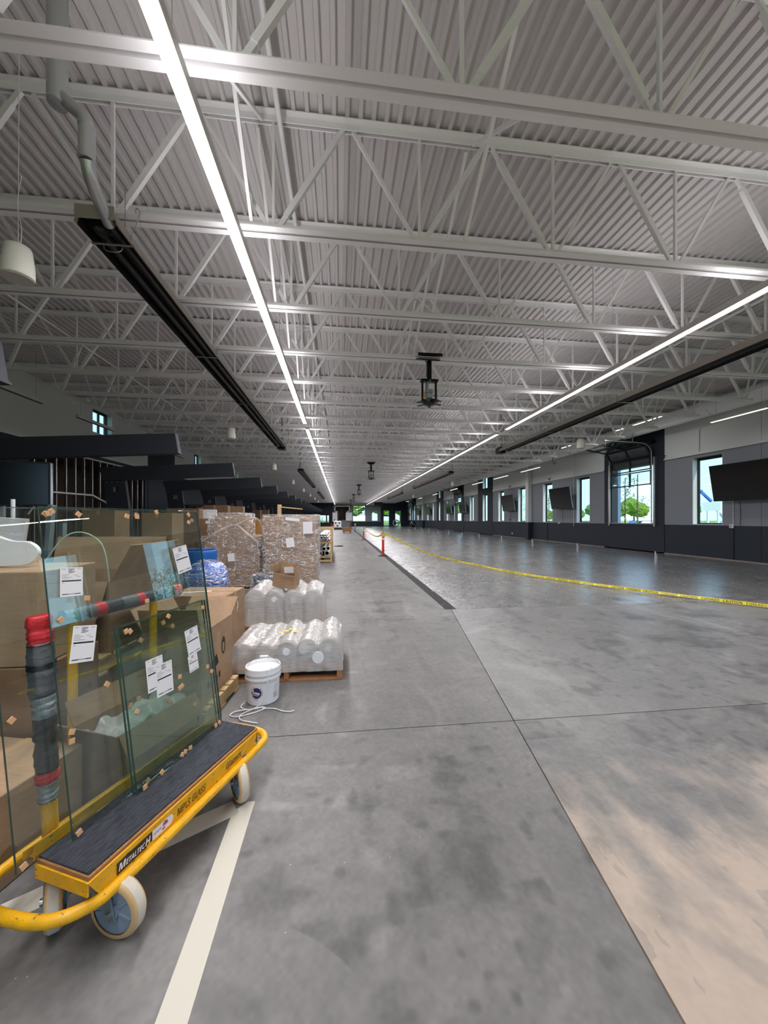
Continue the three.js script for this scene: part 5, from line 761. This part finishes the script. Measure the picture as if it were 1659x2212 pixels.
  const rf = thing('round_fan', 'round grey floor fan standing by the far glazed door', 'fan', [10.9, 0, 72], -0.4); mesh('ring', new THREE.TorusGeometry(0.6, 0.1, 10, 30).translate(0, 0.75, 0), M.zinc, rf); mesh('blade', [0, 1, 2].map((i) => bx(0.5, 0.22, 0.02, 0.28, 0, 0).rotateZ(i * 2.1).translate(0, 0.75, 0)), M.black, rf); mesh('foot', rbx(0.9, 0.05, 0.5, 0, 0.03, 0), M.black, rf);
}
// ---------------------------------------------------------------- outdoors
{
  const g = structMesh('outdoor_ground', new THREE.PlaneGeometry(700, 700).rotateX(-Math.PI / 2).translate(60, -0.35, -60), M.grass);
  { const p = g.geometry.attributes.position, uv = g.geometry.attributes.uv; for (let i = 0; i < p.count; i++) uv.setXY(i, p.getX(i), p.getZ(i)); }
  structMesh('parking_lot', bx(26, 0.04, 110, 46, -0.32, -28), M.asphalt);
  const blob = (x, y, z, r, sd, lump = 0.28) => { const q = new THREE.IcosahedronGeometry(1, 4), p = q.attributes.position, v = V(0, 0, 0); for (let i = 0; i < p.count; i++) { v.fromBufferAttribute(p, i); const n = perlin.noise(v.x * 2.1 + sd, v.y * 2.1, v.z * 2.1) * lump + perlin.noise(v.x * 6 + sd, v.y * 6, v.z * 6) * lump * 0.7 + perlin.noise(v.x * 14, v.y * 14 + sd, v.z * 14) * lump * 0.5; v.multiplyScalar(r * (1 + n)); p.setXYZ(i, v.x + x, v.y * 0.9 + y, v.z + z); } q.computeVertexNormals(); return uvm(q, 0.3); };
  function tree(R, F, h, label, group, mat = M.leaf) {
    const t = thing('tree', label, 'tree', [R, -0.35, F], 0, group), n = 5, bl = [];
    for (let i = 0; i < n; i++) { const a = i * 2.4, q = i ? h * 0.2 : 0; bl.push(blob(Math.cos(a) * q, h * (0.58 + 0.12 * (i % 3)), Math.sin(a) * q, h * rr(0.24, 0.32), R + F + i * 3)); }
    mesh('crown', bl, mat, t); mesh('trunk', cyl(h * 0.03, h * 0.018, h * 0.6, 8, 0, h * 0.3, 0), M.bark, t);
  }
  for (let i = 0; i < 19; i++) tree(88 + (i % 2 ? 10 : -4), -30 + i * 9.6 + rr(-1, 1), rr(6, 8.5), 'distant leafy tree beyond the car park, seen through the right windows', 'trees beyond the car park', i % 3 ? M.leaf : M.leafLight);
  for (let i = 0; i < 8; i++) tree(-22 + i * 9 + rr(-1, 1), 132 + (i % 2 ? 8 : 0), rr(9, 11), 'leafy tree behind the far wall, seen through its windows', 'trees behind the far wall', i % 2 ? M.leaf : M.leafLight);
  [[21, 25.2, 5.5, 'young leafy tree close outside the left side of the nearest overhead door'], [22, 37, 5, 'young leafy tree outside the windows past the wall column'], [23, 46, 5.5, 'young leafy tree outside near the first navy pier'], [26, 14.3, 4.4, 'young leafy tree outside mirrored in the leaning glass']].forEach(([R, F, h, l]) => {
    const t = thing('young_tree', l, 'tree', [R, -0.35, F], 0, 'young trees close to the building'), lf = [], br = [];
    for (let b = 0; b < 9; b++) { const y = h * (0.25 + b * 0.07), a = b * 2.4, L = h * (0.3 - b * 0.022), e = V(Math.cos(a) * L, y + L * 0.7, Math.sin(a) * L); br.push(rod(V(0, y, 0), e, 0.015, 5)); for (let i = 0; i < 46; i++) { const k = rr(0.25, 1.1), c = V(e.x * k, y + (e.y - y) * k, e.z * k).add(V(rr(-0.35, 0.35), rr(-0.35, 0.35), rr(-0.35, 0.35))), s = rr(0.05, 0.11); lf.push(new THREE.OctahedronGeometry(s).scale(1, 0.25, 0.6).rotateZ(rr(-1, 1)).rotateY(rr(0, 6)).translate(c.x, c.y, c.z)); } }
    mesh('foliage', lf, M.leafLight, t).userData.kind = 'stuff'; mesh('trunk', [cyl(0.06, 0.03, h * 0.9, 8, 0, h * 0.45, 0), ...br], M.bark, t);
  });
  // parked cars, a sign, a lamp pole and a crane boom beyond the windows
  const car = (R, F, m, label) => { const t = thing('parked_car', label, 'car', [R, -0.3, F], Math.PI / 2 * 0 + 0.1, 'parked cars outside'); mesh('body', poly([[-2.2, 0.3], [2.2, 0.3], [2.25, 0.75], [1.3, 0.9], [0.7, 1.4], [-1.2, 1.42], [-1.9, 0.95], [-2.25, 0.85]], 1.6, 0.06).translate(0, 0, -0.8), m, t); mesh('side_glass', poly([[-1.5, 0.95], [1.0, 0.95], [0.6, 1.32], [-1.1, 1.34]], 1.74).translate(0, 0, -0.87), M.screen, t); for (const x of [-1.4, 1.4]) mesh('wheel', cyl(0.33, 0.33, 1.78, 16).rotateX(Math.PI / 2).translate(x, 0.33, 0), M.black, t); };
  car(56, 60, M.red, 'red parked car seen through the nearest overhead door'); car(50, 54, M.whitePlastic, 'white parked car seen through the nearest overhead door'); car(58, 66, S({ color: 0x3d5ea8, roughness: 0.4 }), 'blue parked car seen through the nearest overhead door'); car(40, 60, S({ color: 0x2f7f68, roughness: 0.4 }), 'green parked car outside the second window'); car(52, 36, M.whitePlastic, 'white parked car outside the nearest window');
  { const t = thing('outdoor_sign', 'blank white sign board on two posts outside the nearest window', 'sign', [33.5, -0.35, 30], -0.85); mesh('board', rbx(1.35, 0.78, 0.15, 0, 3.04, 0), M.whitePlastic, t); mesh('post', cyl(0.09, 0.09, 2.7, 12, -0.2, 1.34, 0), M.whitePlastic, t); mesh('post', cyl(0.09, 0.09, 2.7, 12, 0.5, 1.34, 0), M.whitePlastic, t); }
  { const t = thing('light_pole', 'thin brown light pole outside the nearest overhead door', 'light pole', [38, -0.35, 43.5]); mesh('pole', cyl(0.11, 0.06, 7.6, 10, 0, 3.8, 0), M.bark, t); mesh('pole_base', cyl(0.22, 0.22, 0.5, 12, 0, 0.25, 0), M.cream, t); }
  { const t = thing('crane_boom', 'blue and white lift boom rising outside the nearest window', 'crane', [44.6, -0.35, 38]); mesh('boom', bar(V(0, 1.7, 0), V(-2.1, 3.93, 0), 0.34), M.whitePlastic, t); mesh('boom_tip', bar(V(-2.1, 3.93, 0), V(-3.5, 5.1, 0), 0.24), S({ color: 0x3f6fc0, roughness: 0.4 }), t); mesh('boom_head', rbx(0.4, 0.2, 0.4, -3.6, 5.15, 0), S({ color: 0x3f6fc0, roughness: 0.4 }), t); mesh('carrier', rbx(2.4, 1.3, 1.6, 0.6, 1.0, 0, 0.1), M.whitePlastic, t); for (const x of [-0.2, 1.4]) mesh('wheel', cyl(0.4, 0.4, 1.7, 16).rotateX(Math.PI / 2).translate(x, 0.4, 0), M.black, t); }
  { const t = thing('outer_pier', 'blue grey outside wall pier beside the nearest overhead door', 'pier', [RW + TH + 0.3, -0.35, 18.9]); mesh('pier_shaft', rbx(0.58, 6.4, 0.5, 0, 3.2, 0), S({ color: 0x5d7fa6, roughness: 0.7 }), t); }
}
renderer.render(scene, camera);
